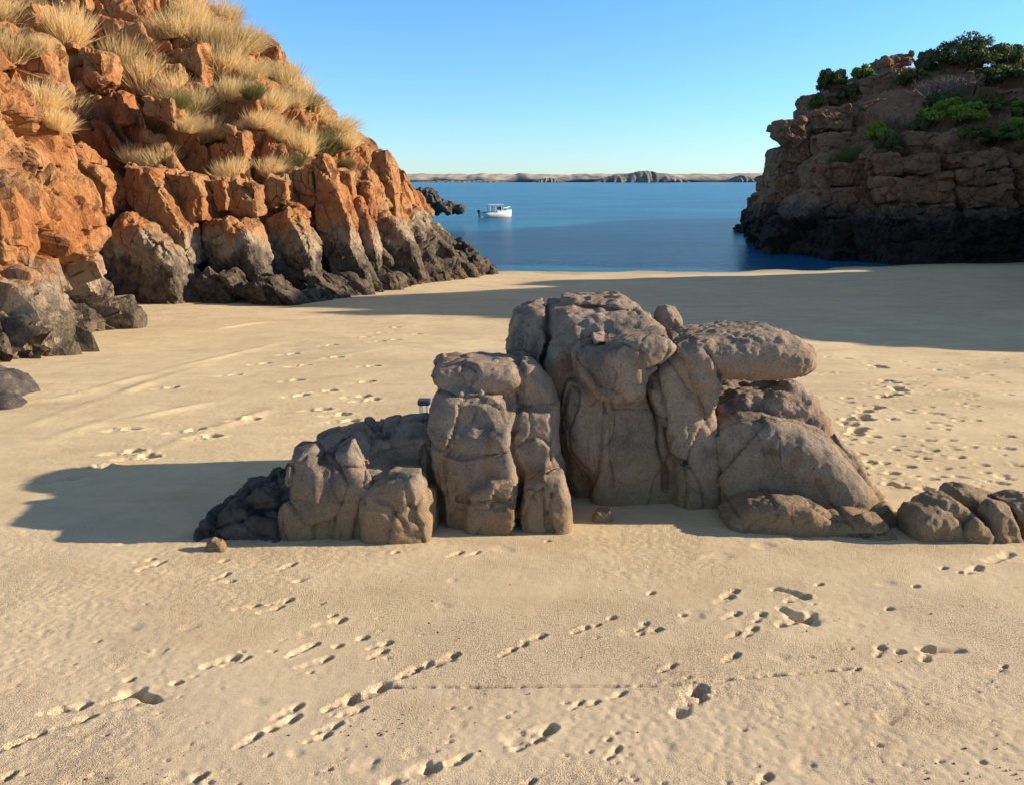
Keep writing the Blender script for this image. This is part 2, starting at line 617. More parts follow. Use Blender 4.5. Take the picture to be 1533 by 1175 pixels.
M_SAND, M_SEA = mat_sand(), mat_sea()
M_CLIFF, M_RED = mat_cliff(), mat_cliff('red_headland_rock', 'red')
M_GRAN, M_DARK = mat_outcrop(), mat_dark_rock()
M_STRAW = mat_leaf('dry_straw_grass', (0.90, 0.75, 0.43), (0.70, 0.51, 0.24), 5.0, 0.5)
M_OLIVE = mat_leaf('olive_grass', (0.24, 0.22, 0.08), (0.16, 0.17, 0.05), 2.0, 0.3)
M_LEAF = mat_leaf('dark_green_leaves', (0.065, 0.095, 0.028), (0.125, 0.155, 0.045), 1.2, 0.25)
M_LEAF2 = mat_leaf('yellow_green_leaves', (0.16, 0.25, 0.03), (0.24, 0.30, 0.05), 1.2, 0.35)  # colour brightened to stand for sunlight that misses these bushes
M_TWIG = mat_flat('grey_twig', (0.19, 0.15, 0.125), 0.9)
M_WOOD = mat_flat('bark', (0.10, 0.075, 0.055), 0.9)
M_WHITE = mat_flat('white_gelcoat', (0.80, 0.79, 0.75), 0.3)
M_GLASS = mat_flat('tinted_glass', (0.02, 0.025, 0.035), 0.1)
M_BLACK = mat_flat('black_plastic', (0.02, 0.02, 0.022), 0.4)
M_NAVY = mat_flat('navy_fabric', (0.035, 0.04, 0.085), 0.85)
M_GRIT = mat_flat('shell_grit', (0.13, 0.075, 0.05), 0.9)
M_METAL = mat_flat('steel_tube', (0.6, 0.6, 0.6), 0.35, 0.9)

# ------------------------------------------------------------------ sand
def ground():
    yy = [-3.0]
    while yy[-1] < 78:
        y = yy[-1]
        yy.append(y + (0.05 if y < 2.4 else max(0.011, 0.0021 * (y + 1.0)) if y < 40 else 0.16))
    ys = np.array(yy)
    half = np.concatenate([np.linspace(0, 0.78, 400), 0.78 + np.cumsum(0.004 * 1.13 ** np.arange(46))])
    us = np.concatenate([-half[:0:-1], half])
    Y, U = np.meshgrid(ys, us, indexing='ij')
    X = (Y + 4.0) * U
    P = np.stack([X.ravel(), Y.ravel(), np.zeros(X.size)], 1)
    z = sand_base(P[:, 1]) + 0.018 * np.maximum(0, P[:, 0] - 17) * np.clip((P[:, 1] - 40) / 15, 0, 1)
    z = z + 0.06 * vnoise(P / 3.5, 3) * np.clip(P[:, 1] / 10, 0.3, 1) + 0.006 * fbm(P / 0.9, 3, 4)
    # slightly ruffled beach: wind and water streaks
    S = np.stack([P[:, 0] * 0.55 - P[:, 1] * 0.9, P[:, 0] * 0.18 + P[:, 1] * 0.11, P[:, 2]], 1)
    z = z + 0.010 * vnoise(S * 1.6, 8) * np.clip((P[:, 1] - 9) / 6, 0, 1)
    fine = P[:, 1] < 16
    pf = P[fine]
    patch = np.clip(fbm(pf / 1.4, 3, 61) * 0.9 + 0.42, 0, 1)
    zf = 0.0014 * fbm(pf / 0.05, 2, 62) + 0.006 * patch * np.minimum(vnoise(pf / 0.032, 63), 0.2)
    z[fine] += zf
    # scour by the outcrop
    def dent(cx, cy, rx, ry, depth, ang=0.0, rim=0.16, soft=4):
        R = max(rx, ry) * 2.4
        m = (np.abs(P[:, 0] - cx) < R) & (np.abs(P[:, 1] - cy) < R)
        if not m.any():
            return
        dx, dy = P[m, 0] - cx, P[m, 1] - cy
        a = (dx * math.cos(ang) + dy * math.sin(ang)) / rx
        c = (-dx * math.sin(ang) + dy * math.cos(ang)) / ry
        wob = 1 + 0.22 * vnoise(P[m] * 11 + cx, 70) + 0.22 * vnoise(P[m] * 31 + cx, 71)
        r = np.sqrt(a * a + c * c) * wob
        z[m] += -depth * np.exp(-r ** soft) + depth * rim * np.exp(-((r - 1.35) / 0.35) ** 2)

    def foot(px, py, size=1.0, ang=None, deep=0.05):
        """a barefoot print: a deep heel or toe pit and a shallow sole"""
        g = on_sand(px, py)
        a = random.uniform(0.45, 0.95) if ang is None else ang
        s = size * random.uniform(.68, .95)
        ux, uy = math.cos(a), math.sin(a)
        dent(g[0], g[1], 0.042 * s * random.uniform(.8, 1.3), 0.034 * s, deep, a, 0.10, 5)
        if random.random() < 0.75:
            dent(g[0] - ux * 0.05 * s, g[1] - uy * 0.05 * s, 0.075 * s, 0.052 * s, 0.013, a + .2, 0.2, 6)
            dent(g[0] - ux * 0.17 * s, g[1] - uy * 0.17 * s, 0.07 * s, 0.036 * s, 0.011, a, 0.2, 6)
            if random.random() < 0.6:
                dent(g[0] - ux * 0.2 * s, g[1] - uy * 0.2 * s, 0.035 * s, 0.03 * s, deep * 0.4, a, 0.1, 4)

    near = [(352, 985, 1.4), (368, 986, 1.1), (265, 1022, 1.2), (192, 1017, 1.0), (206, 1034, 1.2), (226, 1046, 1.3), (128, 1055, 1.0), (95, 1062, .9), (135, 1073, 1.1),
            (60, 1100, .9), (36, 1110, .9), (447, 1057, 1.2), (441, 1074, 1.0), (405, 1092, 1.0), (385, 1101, .9), (573, 1028, 1.2), (525, 1045, 1.3), (545, 1060, .8), (642, 992, 1.1),
            (626, 998, .9), (680, 978, 1.0), (812, 949, 1.0), (785, 963, .9), (770, 969, .8), (916, 922, .9), (880, 936, .9), (896, 933, .8), (986, 940, 1.2), (968, 930, .8), (1022, 918, .9),
            (1102, 882, 1.1), (1095, 891, .9), (1103, 978, 1.0), (1045, 1034, 1.7), (1053, 1046, 1.0), (1228, 873, 1.0), (1130, 938, .9), (1105, 945, .8), (1104, 916, .9), (1142, 917, .8),
            (1332, 910, 1.0), (1371, 877, .9), (1413, 849, .9), (1438, 855, 1.0), (1465, 848, 1.1), (1320, 967, .9), (1348, 973, 1.1), (1392, 969, 1.1), (822, 1092, 1.3), (806, 1104, .9),
            (696, 1132, .8), (645, 1150, 1.3), (925, 1120, .7), (300, 1162, 1.2), (16, 1162, 1.0), (545, 952, 1.0), (512, 926, 1.2), (498, 920, .9), (490, 985, 1.1), (505, 966, 1.0), (470, 964, .9),
            (460, 968, .9), (345, 868, 1.1), (340, 858, .9), (336, 838, 1.1), (448, 868, 1.2), (432, 898, 1.0), (420, 908, .9), (382, 906, 1.0), (240, 842, 1.1), (228, 837, .8), (440, 842, .9),
            (690, 823, .9), (715, 823, .8), (592, 824, 1.0), (820, 806, .9), (505, 1085, 1.0), (490, 1100, .9), (870, 1050, .7), (895, 1050, .7), (932, 1037, .7), (1008, 995, .8), (975, 885, .9),
            (1190, 918, 1.4), (1212, 922, 1.4), (1205, 890, 1.1), (797, 1168, .8), (582, 960, .8), (575, 972, .9), (1150, 1160, .8), (1285, 1000, .6), (1505, 995, .6)]
    for px, py, s in near:
        foot(px, py, s, deep=0.038 * s)

    def drag(pts, wd, depth):
        """a scuffed trench"""
        for (x0, y0), (x1, y1) in zip(pts[:-1], pts[1:]):
            for t in np.linspace(0, 1, 7)[:-1]:
                g = on_sand(x0 + (x1 - x0) * t, y0 + (y1 - y0) * t)
                dent(g[0], g[1], wd, wd * 0.8, depth * random.uniform(0.5, 0.9), 0, 0.2, 2)
    drag([(1160, 879), (1185, 884), (1212, 895)], 0.042, 0.028)
    drag([(1170, 908), (1188, 920), (1205, 928)], 0.045, 0.03)
    drag([(1217, 930), (1214, 912)], 0.045, 0.03)
    drag([(1380, 969), (1400, 972), (1445, 972)], 0.045, 0.03)
    drag([(1483, 837), (1517, 826)], 0.06, 0.035)
    drag([(190, 1035), (215, 1042), (236, 1050)], 0.045, 0.035)
    for _ in range(230):     # an old tide line across the foreground
        t = random.random()
        g = on_sand(570 + t * 700, 1028 - 2 * math.sin(t * 3) - max(0, t - 0.6) * 70)
        dent(g[0], g[1], random.uniform(0.015, 0.05), 0.011, random.uniform(0.006, 0.016), 0, 0, 2)

    far = [(258, 578), (353, 560), (397, 543), (440, 529), (497, 517), (445, 568), (505, 536), (457, 547), (452, 588), (318, 653), (290, 643), (377, 625), (105, 717), (157, 697), (222, 683),
           (484, 609), (515, 617), (525, 627), (558, 595), (545, 590), (548, 505), (572, 497), (595, 490), (570, 513), (495, 582), (550, 570), (560, 548), (594, 510), (625, 500), (200, 675), (195, 640)]
    for px, py in far:
        g = on_sand(px, py)
        dent(g[0], g[1], 0.13, 0.10, 0.075, random.uniform(-.4, .4), 0.25)
        dent(g[0] - 0.22, g[1] - 0.1, 0.18, 0.09, 0.03, 0.3, 0.2)
    R = random.Random(5)
    for _ in range(210):    # trampled ground right of the rocks
        cx = R.choice([1330, 1320, 1280, 1420, 1500, 1450, 1250, 1380])
        px, py = cx + R.gauss(0, 45), R.uniform(535, 735)
        g = on_sand(px, py)
        s = R.uniform(0.03, 0.08)
        dent(g[0], g[1], s * R.uniform(1, 1.9), s, s * 0.38, R.uniform(-.5, .5), 0.25)
    for _ in range(26):     # a track leading up the beach
        t = R.random()
        g = on_sand(1310 + 30 * math.sin(t * 5) + R.gauss(0, 10), 545 + t * 110)
        dent(g[0], g[1], 0.13, 0.10, 0.07, R.uniform(-.5, .5))
    for _ in range(70):    # scattered faint marks everywhere
        px, py = R.uniform(-50, 1580), R.uniform(470, 1175)
        g = on_sand(px, py)
        s = R.uniform(0.03, 0.075)
        dent(g[0], g[1], s * R.uniform(1, 2), s, s * 0.2, R.uniform(-.5, .6), 0.1)
    for _ in range(220):    # crab holes and pellets
        px, py = R.uniform(-20, 1560), R.uniform(860, 1175)
        g = on_sand(px, py)
        s = R.uniform(0.008, 0.02)
        dent(g[0], g[1], s * 1.4, s, s * 0.6, R.uniform(-.5, .6), 0.3)
    # low ridges left by the tide on the left
    for (x0, y0, x1, y1, hgt) in ((0, 648, 330, 535, .035), (60, 600, 430, 508, .03), (120, 640, 360, 590, .03), (330, 560, 600, 520, .015), (190, 690, 430, 600, .03), (-40, 610, 120, 588, .03), (280, 500, 420, 480, .03), (60, 660, 200, 612, .03)):
        a, b = on_sand(x0, y0)[:2], on_sand(x1, y1)[:2]
        e = b - a
        t = np.clip(((P[:, 0] - a[0]) * e[0] + (P[:, 1] - a[1]) * e[1]) / (e @ e), 0, 1)
        d = np.hypot(P[:, 0] - a[0] - e[0] * t, P[:, 1] - a[1] - e[1] * t)
        z += 1.6 * hgt * np.exp(-(d / 0.16) ** 2) * np.sin(np.pi * t) * (0.6 + 0.4 * vnoise(P * 1.3, 88))
    P[:, 2] = z
    ny, nu = Y.shape
    i = np.arange((ny - 1) * nu).reshape(ny - 1, nu)[:, :-1].ravel()
    Q = np.stack([i, i + 1, i + nu + 1, i + nu], 1)
    o = obj('sand', mesh_np('sand', P, Q, True), M_SAND)
    tag(o, kind='structure')
    return o


ground()

def grit():
    R = np.random.default_rng(4)
    V, Q = [], []
    spots = [(190, 1152, 40, 14, 60), (560, 1092, 60, 12, 35), (1440, 1150, 70, 16, 26), (760, 1010, 520, 90, 60), (1380, 650, 120, 60, 30)]
    for cx, cy, sx, sy, n in spots:
        for _ in range(n):
            px, py = cx + R.normal(0, sx), cy + R.normal(0, sy)
            if not (560 < py < 1200):
                continue
            g = on_sand(px, py)
            r = R.uniform(.003, .008) * (1 + .06 * g[1])
            a = R.uniform(0, 6.28)
            b = len(V)
            for k in range(5):
                an = a + k * 1.2566
                V.append((g[0] + r * math.cos(an) * R.uniform(.7, 1.6), g[1] + r * math.sin(an) * R.uniform(.7, 1.1), g[2] + .002 + R.uniform(-.004, .002)))
            V.append((g[0], g[1], g[2] + r * R.uniform(.5, .9) + .003))
            for k in range(5):
                Q.append((b + k, b + (k + 1) % 5, b + 5))
    o = obj('shell_grit', mesh_np('shell_grit', np.array(V), np.array(Q), False), M_GRIT)
    tag(o, 'scattered dark shell grit and weed crumbs on the foreground sand', 'debris', kind='stuff')


grit()

# ------------------------------------------------------------------ sea and seabed reaching the horizon, far shore
def sheet(name, x0, x1, y0, y1, z, m):
    V = np.array([(x0, y0, z), (x1, y0, z), (x1, y1, z), (x0, y1, z)], float)
    return tag(obj(name, mesh_np(name, V, [[0, 1, 2, 3]]), m), kind='structure')


sheet('sea', -9000, 9000, 40, 15000, 0.0, M_SEA)
sheet('seabed', -9000, 9000, -300, 15000, -2.5, M_SAND)


def far_shore():
    m, t, b = newmat('far_dunes')
    k = NT(t)
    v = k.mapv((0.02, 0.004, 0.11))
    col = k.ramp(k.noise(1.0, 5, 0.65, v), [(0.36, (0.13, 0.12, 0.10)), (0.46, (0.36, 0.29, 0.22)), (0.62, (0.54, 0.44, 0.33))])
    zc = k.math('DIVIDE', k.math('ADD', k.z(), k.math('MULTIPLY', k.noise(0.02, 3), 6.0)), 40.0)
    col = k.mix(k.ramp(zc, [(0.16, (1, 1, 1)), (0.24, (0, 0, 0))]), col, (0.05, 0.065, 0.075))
    k.L(col, b.inputs['Base Color'])
    b.inputs['Roughness'].default_value = 0.95
    n = 900
    x = np.linspace(-1500, 1700, n)
    rows = []
    prof = 10.6 + 1.0 * vnoise(np.stack([x / 150, x * 0, x * 0], 1), 5) + 0.9 * fbm(np.stack([x / 28, x * 0, x * 0], 1), 3, 6)
    for j, (f, dy) in enumerate(((-.3, 0), (0.25, 4), (0.6, 40), (0.85, 110), (1.0, 200), (0.7, 320), (-.3, 500))):
        rows.append(np.stack([x, 1900 + dy + 20 * vnoise(np.stack([x / 60, x * 0 + j, x * 0], 1), 9), prof * f * 1.9 + 0.8 * vnoise(np.stack([x / 14, x * 0 + j, x * 0], 1), 12)], 1))
    V = np.concatenate(rows)
    i = (np.arange(6)[:, None] * n + np.arange(n - 1)[None, :]).ravel()
    Q = np.stack([i, i + 1, i + n + 1, i + n], 1)
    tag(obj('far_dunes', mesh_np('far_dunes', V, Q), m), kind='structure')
    # the darker wooded hill in front of the dunes, and a smaller one to its right
    m2, t2, b2 = newmat('far_scrub')
    k = NT(t2)
    col = k.ramp(k.noise(0.05, 5, 0.7), [(0.36, (0.085, 0.095, 0.10)), (0.52, (0.16, 0.15, 0.13)), (0.64, (0.32, 0.26, 0.20))])
    k.L(col, b2.inputs['Base Color'])
    b2.inputs['Roughness'].default_value = 0.95
    for (px0, px1, tops, Y) in ((888, 1035, (0, 5, 9, 11, 12, 15, 17, 15, 12, 9, 6, 0), 1750), (1090, 1150, (0, 3, 6, 9, 10, 7, 8, 5, 3, 2, 0), 1800), (795, 850, (0, 3, 5, 6, 6, 4, 2, 0), 1780), (620, 760, (0, 1, 2, 2, 1, 2, 3, 2, 0), 1790)):
        xa, xb = at_y(px0, 268, Y)[0], at_y(px1, 268, Y)[0]
        n = 120
        s = np.linspace(0, 1, n)
        h = np.interp(s, np.linspace(0, 1, len(tops)), tops) / FPX * Y * 0.98
        h = h + (0.9 * fbm(np.stack([s * 40, s * 0, s * 0 + px0], 1), 3, 3) + 0.6) * np.sin(np.pi * s) ** .5
        rows = []
        for j, (f, dy) in enumerate(((-.3, -30), (0.2, -24), (0.6, -10), (0.9, 10), (1, 30), (0.7, 60), (-.3, 95))):
            rows.append(np.stack([xa + (xb - xa) * s, Y + dy + 8 * vnoise(np.stack([s * 30, s * 0 + j, s * 0], 1), 4), h * f - (1 if f < 0 else 0)], 1))
        V = np.concatenate(rows)
        i = (np.arange(6)[:, None] * n + np.arange(n - 1)[None, :]).ravel()
        Q = np.stack([i, i + 1, i + n + 1, i + n], 1)
        tag(obj('far_hill', mesh_np('far_hill', V, Q), m2), kind='structure')


far_shore()

# ------------------------------------------------------------------ cliffs
def sweep(nodes, ds, dt, back=6.0):
    """nodes: (foot, brow, ridge) world points; returns a fine grid over the cliff face"""
    F, B, R = (np.array([n[i] for n in nodes], float) for i in range(3))
    L = np.concatenate([[0], np.cumsum(np.linalg.norm(np.diff((F[:, :2] + B[:, :2]) / 2, axis=0), axis=1))])
    s = np.arange(0, L[-1], ds)
    ip = lambda A: np.stack([np.interp(s, L, A[:, k]) for k in range(3)], 1)
    sm = lambda A: np.stack([np.convolve(np.pad(A[:, k], 12, mode='edge'), np.ones(25) / 25, 'valid') for k in range(3)], 1)
    F, B, R = sm(ip(F)), sm(ip(B)), sm(ip(R))
    F0 = F.copy()
    F0[:, 2] -= 1.2
    bk = R - B
    bk[:, 2] = 0
    bk /= np.maximum(np.linalg.norm(bk, axis=1, keepdims=True), 1e-6)
    E = R + bk * back + np.array([0, 0, -back * 0.9])
    segs = [(F0, F, max(2, int(1.2 / dt))), (F, B, int(np.median(np.linalg.norm(B - F, axis=1)) / dt)),
            (B, R, int(np.median(np.linalg.norm(R - B, axis=1)) / dt)), (R, E, int(back * 0.8 / dt))]
    rows = []
    for a, b, n in segs:
        for t in np.arange(n) / n:
            rows.append(a * (1 - t) + b * t)
    V = np.stack(rows, 1)           # [s, t, 3]
    # round the brow and the ridge
    for _ in range(int(0.5 / dt)):
        V[:, 1:-1] = 0.5 * V[:, 1:-1] + 0.25 * (V[:, :-2] + V[:, 2:])
    ns, ntt = V.shape[:2]
    i = (np.arange(ns - 1)[:, None] * ntt + np.arange(ntt - 1)[None, :]).ravel()
    Q = np.stack([i, i + ntt, i + ntt + 1, i + 1], 1)
    return V.reshape(-1, 3), Q


def S(px, py): return on_sand(px, py)


def sea_pt(px, py):
    d = ray(px, py)
    t = -CAMZ / d[2]
    p = d * t
    return np.array([p[0], p[1], 0.0])


AX_L = (0.45, -0.15, -0.9)     # the joints of the left cliff lean down to the right


def join(parts):
    Vs, Qs, n = [], [], 0
    for V, Q in parts:
        Vs.append(V)
        Qs.append(Q + n)
        n += len(V)
    return np.concatenate(Vs), np.concatenate(Qs)


def wall_detail(V, Q, seed, big, mid, small, axis, bias=(0, 0, 0)):
    N = vnormals(V, Q)
    d = blocky(V, big[0], axis, big[1], seed, big[2], 0.35, 0.06, 0.4, bias=bias)
    d = d + blocky(V, mid[0], axis, mid[1], seed + 100, mid[2], 0.16, 0.07, 0.0, bias=tuple(b * .28 for b in bias))
    d = d + blocky(V, small[0], axis, small[1], seed + 200, small[2], 0.05, 0.08, 0.2)
    d = np.minimum(d, 0.45 + 0.3 * (d - 0.45))
    d = d + 0.10 * fbm(V / 0.6, 3, seed + 7)
    return V + N * d[:, None]


def block(poly, Y, T=1.2, k=0.12, lean=0.12, vox=0.10, seed=0, skew=-0.4, facet=0.10, grooves=(), cut=0, rough=0.09):
    return rock_solid([dict(poly=poly, Y=Y, T=T, k=k, lean=lean, skew=skew)], vox, grooves, 0, (rough, 0.9), (0.03, 0.22),
                      [dict(s=(1.4, 1.4, 2.2), axis=AX_L, amp=facet * 1.1, tilt=facet * 2.2, groove=0.07), dict(s=(0.6, 0.6, 1.1), axis=AX_L, amp=facet * .45, tilt=facet * .9, groove=0.04)], seed, cut)


def left_cliff():
    A = lambda px, py, Y: at_y(px, py, Y * (1.09 if Y < 45 else 1.05 if Y < 52 else 1.0))

    def S(px, py):
        g = on_sand(px, py)
        k = 1.08 if g[1] < 44 else 1.04 if g[1] < 52 else 1.0
        return np.array([g[0] * k, g[1] * k, sand_base(g[1] * k)])
    nodes = [
        (np.array([-25.0, 14, 2.6]), np.array([-27.0, 17, 12]), np.array([-44.0, 30, 26])),
        (np.array([-25.0, 27, 2.2]), np.array([-26.0, 29, 12.5]), np.array([-40.0, 42, 26])),
        (S(40, 449), A(40, 225, 38.5), A(40, -170, 52)),
        (S(160, 447), A(160, 215, 38.5), A(160, -110, 53)),
        (S(290, 450), A(290, 255, 38), A(250, -55, 54)),
        (S(415, 452), A(415, 250, 39), A(322, 12, 55)),
        (S(500, 440), A(480, 220, 42.5), A(415, 100, 55.5)),
        (S(590, 436), A(555, 235, 47), A(500, 185, 56)),
        (S(650, 424), A(585, 275, 52), A(570, 232, 57)),
        (S(705, 416), A(640, 350, 57), A(595, 262, 60)),
        (S(732, 412), A(715, 396, 60.5), A(640, 350, 63)),
        (np.array([-4.0, 63, -0.5]), np.array([-6.0, 63, 1.0]), np.array([-11.0, 66, 3.0])),
        (np.array([-9.5, 72, -1.0]), np.array([-11.0, 72, 3]), np.array([-17.0, 72, 8])),
    ]
    V, Q = sweep(nodes, 0.10, 0.10)
    V = wall_detail(V, Q, 3, ((2.6, 2.6, 4.6), 0.75, 0.8), ((1.1, 1.1, 2.2), 0.24, 0.35), ((0.42, 0.42, 0.7), 0.06, 0.12), AX_L, (1.9, -.5, -.3))
    parts = [(V, Q)]
    B = [
        # the tall dark-faced block and the knob above it
        ([(50, 275), (125, 277), (149, 296), (149, 352), (172, 380), (205, 452), (100, 462), (50, 400)], 35.5, 1.8, .10, .06),
        ([(120, 246), (160, 252), (181, 276), (181, 316), (160, 332), (146, 300), (118, 286)], 35.8, 1.3, .25, .1),
        ([(60, 205), (120, 215), (150, 245), (120, 255), (60, 262)], 37.0, 1.2, .15, .2),
        # the long tongue that slopes down to the right
        ([(180, 245), (232, 256), (262, 292), (296, 338), (312, 392), (300, 402), (250, 345), (190, 300)], 36.2, 1.6, .15, .1),
        ([(150, 345), (192, 325), (222, 333), (262, 352), (284, 395), (298, 462), (200, 465), (150, 450)], 34.6, 1.4, .5, .1),
        ([(250, 256), (300, 262), (318, 290), (322, 330), (300, 335), (262, 290)], 37.0, 1.3, .12, .1),
        ([(322, 268), (345, 266), (352, 318), (330, 320)], 37.6, 1.0, .15, .1),
        ([(350, 270), (392, 276), (396, 322), (356, 322)], 38.2, 1.0, .15, .1),
        ([(300, 330), (345, 322), (380, 340), (400, 385), (420, 440), (380, 455), (330, 440), (305, 390)], 36.2, 1.4, .5, .12),
        ([(395, 330), (430, 316), (456, 318), (474, 360), (482, 420), (440, 436), (410, 400)], 38.2, 1.3, .3, .1),
        ([(428, 300), (455, 312), (462, 350), (440, 345)], 39.0, .8, .2, .1),
        # leaning slabs above the point
        ([(466, 240), (486, 232), (510, 285), (532, 335), (534, 368), (552, 396), (566, 428), (505, 432), (478, 340)], 40.6, 1.5, .10, .08),
        ([(505, 254), (530, 260), (536, 300), (534, 325), (520, 312)], 43.0, 1.1, .10, .1),
        ([(530, 272), (556, 276), (562, 322), (545, 330), (533, 310)], 44.5, 1.1, .08, .1),
        ([(556, 228), (580, 226), (590, 252), (598, 300), (600, 338), (580, 330), (566, 280)], 48.5, 1.5, .12, .1),
        ([(523, 300), (540, 296), (560, 345), (575, 400), (560, 410), (540, 370)], 43.0, 1.0, .2, .1),
        ([(560, 330), (590, 325), (620, 370), (640, 415), (600, 425), (575, 385)], 46.5, 1.2, .25, .1),
        # jutting columns among the grass
        ([(273, 75), (300, 66), (312, 100), (312, 150), (298, 142), (290, 110), (273, 96)], 46.5, 1.0, .1, .15),
        ([(208, 40), (228, 0), (240, -10), (250, 30), (228, 62)], 50.0, 1.2, .1, .2),
        ([(130, 78), (165, 82), (175, 125), (150, 132), (132, 118)], 43.0, 1.1, .08, .15),
        ([(172, 134), (192, 138), (204, 188), (186, 190)], 42.0, .9, .08, .15),
        ([(70, 40), (105, 52), (130, 75), (110, 82), (70, 66)], 45.0, 1.1, .1, .2),
        ([(216, 148), (268, 150), (278, 200), (262, 190), (222, 172)], 41.5, 1.0, .12, .15),
        ([(365, 140), (385, 132), (398, 200), (384, 235), (372, 190)], 44.5, 1.0, .08, .15),
        ([(340, 190), (370, 196), (378, 240), (350, 236)], 42.5, 1.0, .15, .15),
        ([(372, 62), (400, 62), (425, 78), (426, 92), (395, 92)], 55.0, 1.2, .1, .2),
        ([(440, 158), (470, 155), (478, 190), (455, 205), (440, 185)], 49.0, 1.1, .12, .15),
        ([(30, 20), (60, 5), (75, 40), (45, 60)], 44.0, 1.2, .1, .2),
        ([(95, -15), (140, -20), (150, 20), (110, 30)], 48.0, 1.4, .1, .2),
        ([(440, 262), (470, 250), (478, 310), (452, 318)], 41.5, .9, .1, .1),
        ([(400, 262), (436, 268), (436, 300), (404, 316)], 40.0, .9, .1, .1),
    ]
    for n, (poly, Y, T, k, lean) in enumerate(B):
        parts.append(block(poly, Y - .3, T * .85, k * .8, lean, seed=n * 3 + 1))
    # dark tongues of tidal rock along the foot
    R = random.Random(3)
    for n in range(64):
        t = n / 63
        fx = np.interp(t, [0, .35, .6, .8, 1], [280, 430, 560, 650, 728])
        fy = np.interp(t, [0, .35, .6, .8, 1], [449, 452, 436, 420, 410])
        px = fx + R.uniform(-35, 10)
        py = fy - R.uniform(0, 1) ** 1.6 * np.interp(t, [0, .5, .8, 1], [50, 70, 60, 18])
        g = on_sand(fx, fy)
        Y = g[1] + R.uniform(-0.3, 2.2) + (fy - py) * 0.035
        wpx = R.uniform(9, 20) * np.interp(t, [0, 1], [1.5, .8])
        hpx = R.uniform(9, 22) * np.interp(t, [0, 1], [1.7, .8])
        poly = [(px - wpx, py - hpx * R.uniform(.5, 1)), (px - wpx * .3, py - hpx), (px + wpx * .5, py - hpx * .3), (px + wpx * R.uniform(1, 1.6), py + hpx * .7), (px + wpx, py + hpx), (px - wpx, py + hpx)]
        parts.append(block(poly, Y, R.uniform(.4, .8), .15, .1, .11, 60 + n, facet=.1, rough=.08))
    V, Q = join(parts)
    return tag(obj('left_cliff', mesh_np('left_cliff', V, Q, False), M_CLIFF), kind='structure'), V, Q


CLIFF, CV, CQ = left_cliff()


def near_buttress():
    """the nearer spur of the same cliff at the left edge"""
    Lb = [
        dict(poly=[(-190, 250), (-60, 225), (35, 275), (66, 330), (62, 390), (76, 440), (84, 470), (104, 503), (85, 560), (-190, 580)], Y=19.8, T=2.6, k=.25, lean=.18, skew=0.15),
        dict(poly=[(-190, 470), (-20, 430), (12, 470), (45, 520), (62, 548), (40, 590), (-190, 600)], Y=17.4, T=1.5, k=.25, lean=.25, skew=.15),
        dict(poly=[(-190, 120), (10, 130), (40, 170), (45, 215), (36, 262), (48, 300), (-190, 320)], Y=21.5, T=2.2, k=.25, lean=.15, skew=.15),
        dict(poly=[(-190, 40), (-10, 60), (25, 100), (20, 140), (-190, 200)], Y=24, T=2.2, k=.22, lean=.2, skew=.15),
    ]
    gr = [dict(pts=[(0, 440), (40, 480), (80, 530)], d=.35, w=.12, Y=19.9), dict(pts=[(20, 420), (70, 445), (120, 500)], d=.25, w=.1, Y=20.2),
          dict(pts=[(0, 290), (40, 330), (70, 380)], d=.25, w=.12, Y=20.5), dict(pts=[(40, 270), (10, 250), (-20, 260)], d=.3, w=.12, Y=21), dict(pts=[(30, 380), (25, 330), (10, 290)], d=.2, w=.08, Y=20.5)]
    V, Q = rock_solid(Lb, 0.075, gr, 0.25, (0.10, 1.1), (0.05, 0.25), [dict(s=(1.6, 1.6, 4.0), axis=(.5, -.2, -.8), amp=.35, tilt=.8, groove=.25), dict(s=(.6, .6, 1.6), axis=(.5, -.2, -.8), amp=.15, tilt=.3, groove=.1)], 41)
    return tag(obj('left_cliff_spur', mesh_np('left_cliff_spur', V, Q, False), M_CLIFF), kind='structure'), V, Q


SPUR, SV, SQ = near_buttress()


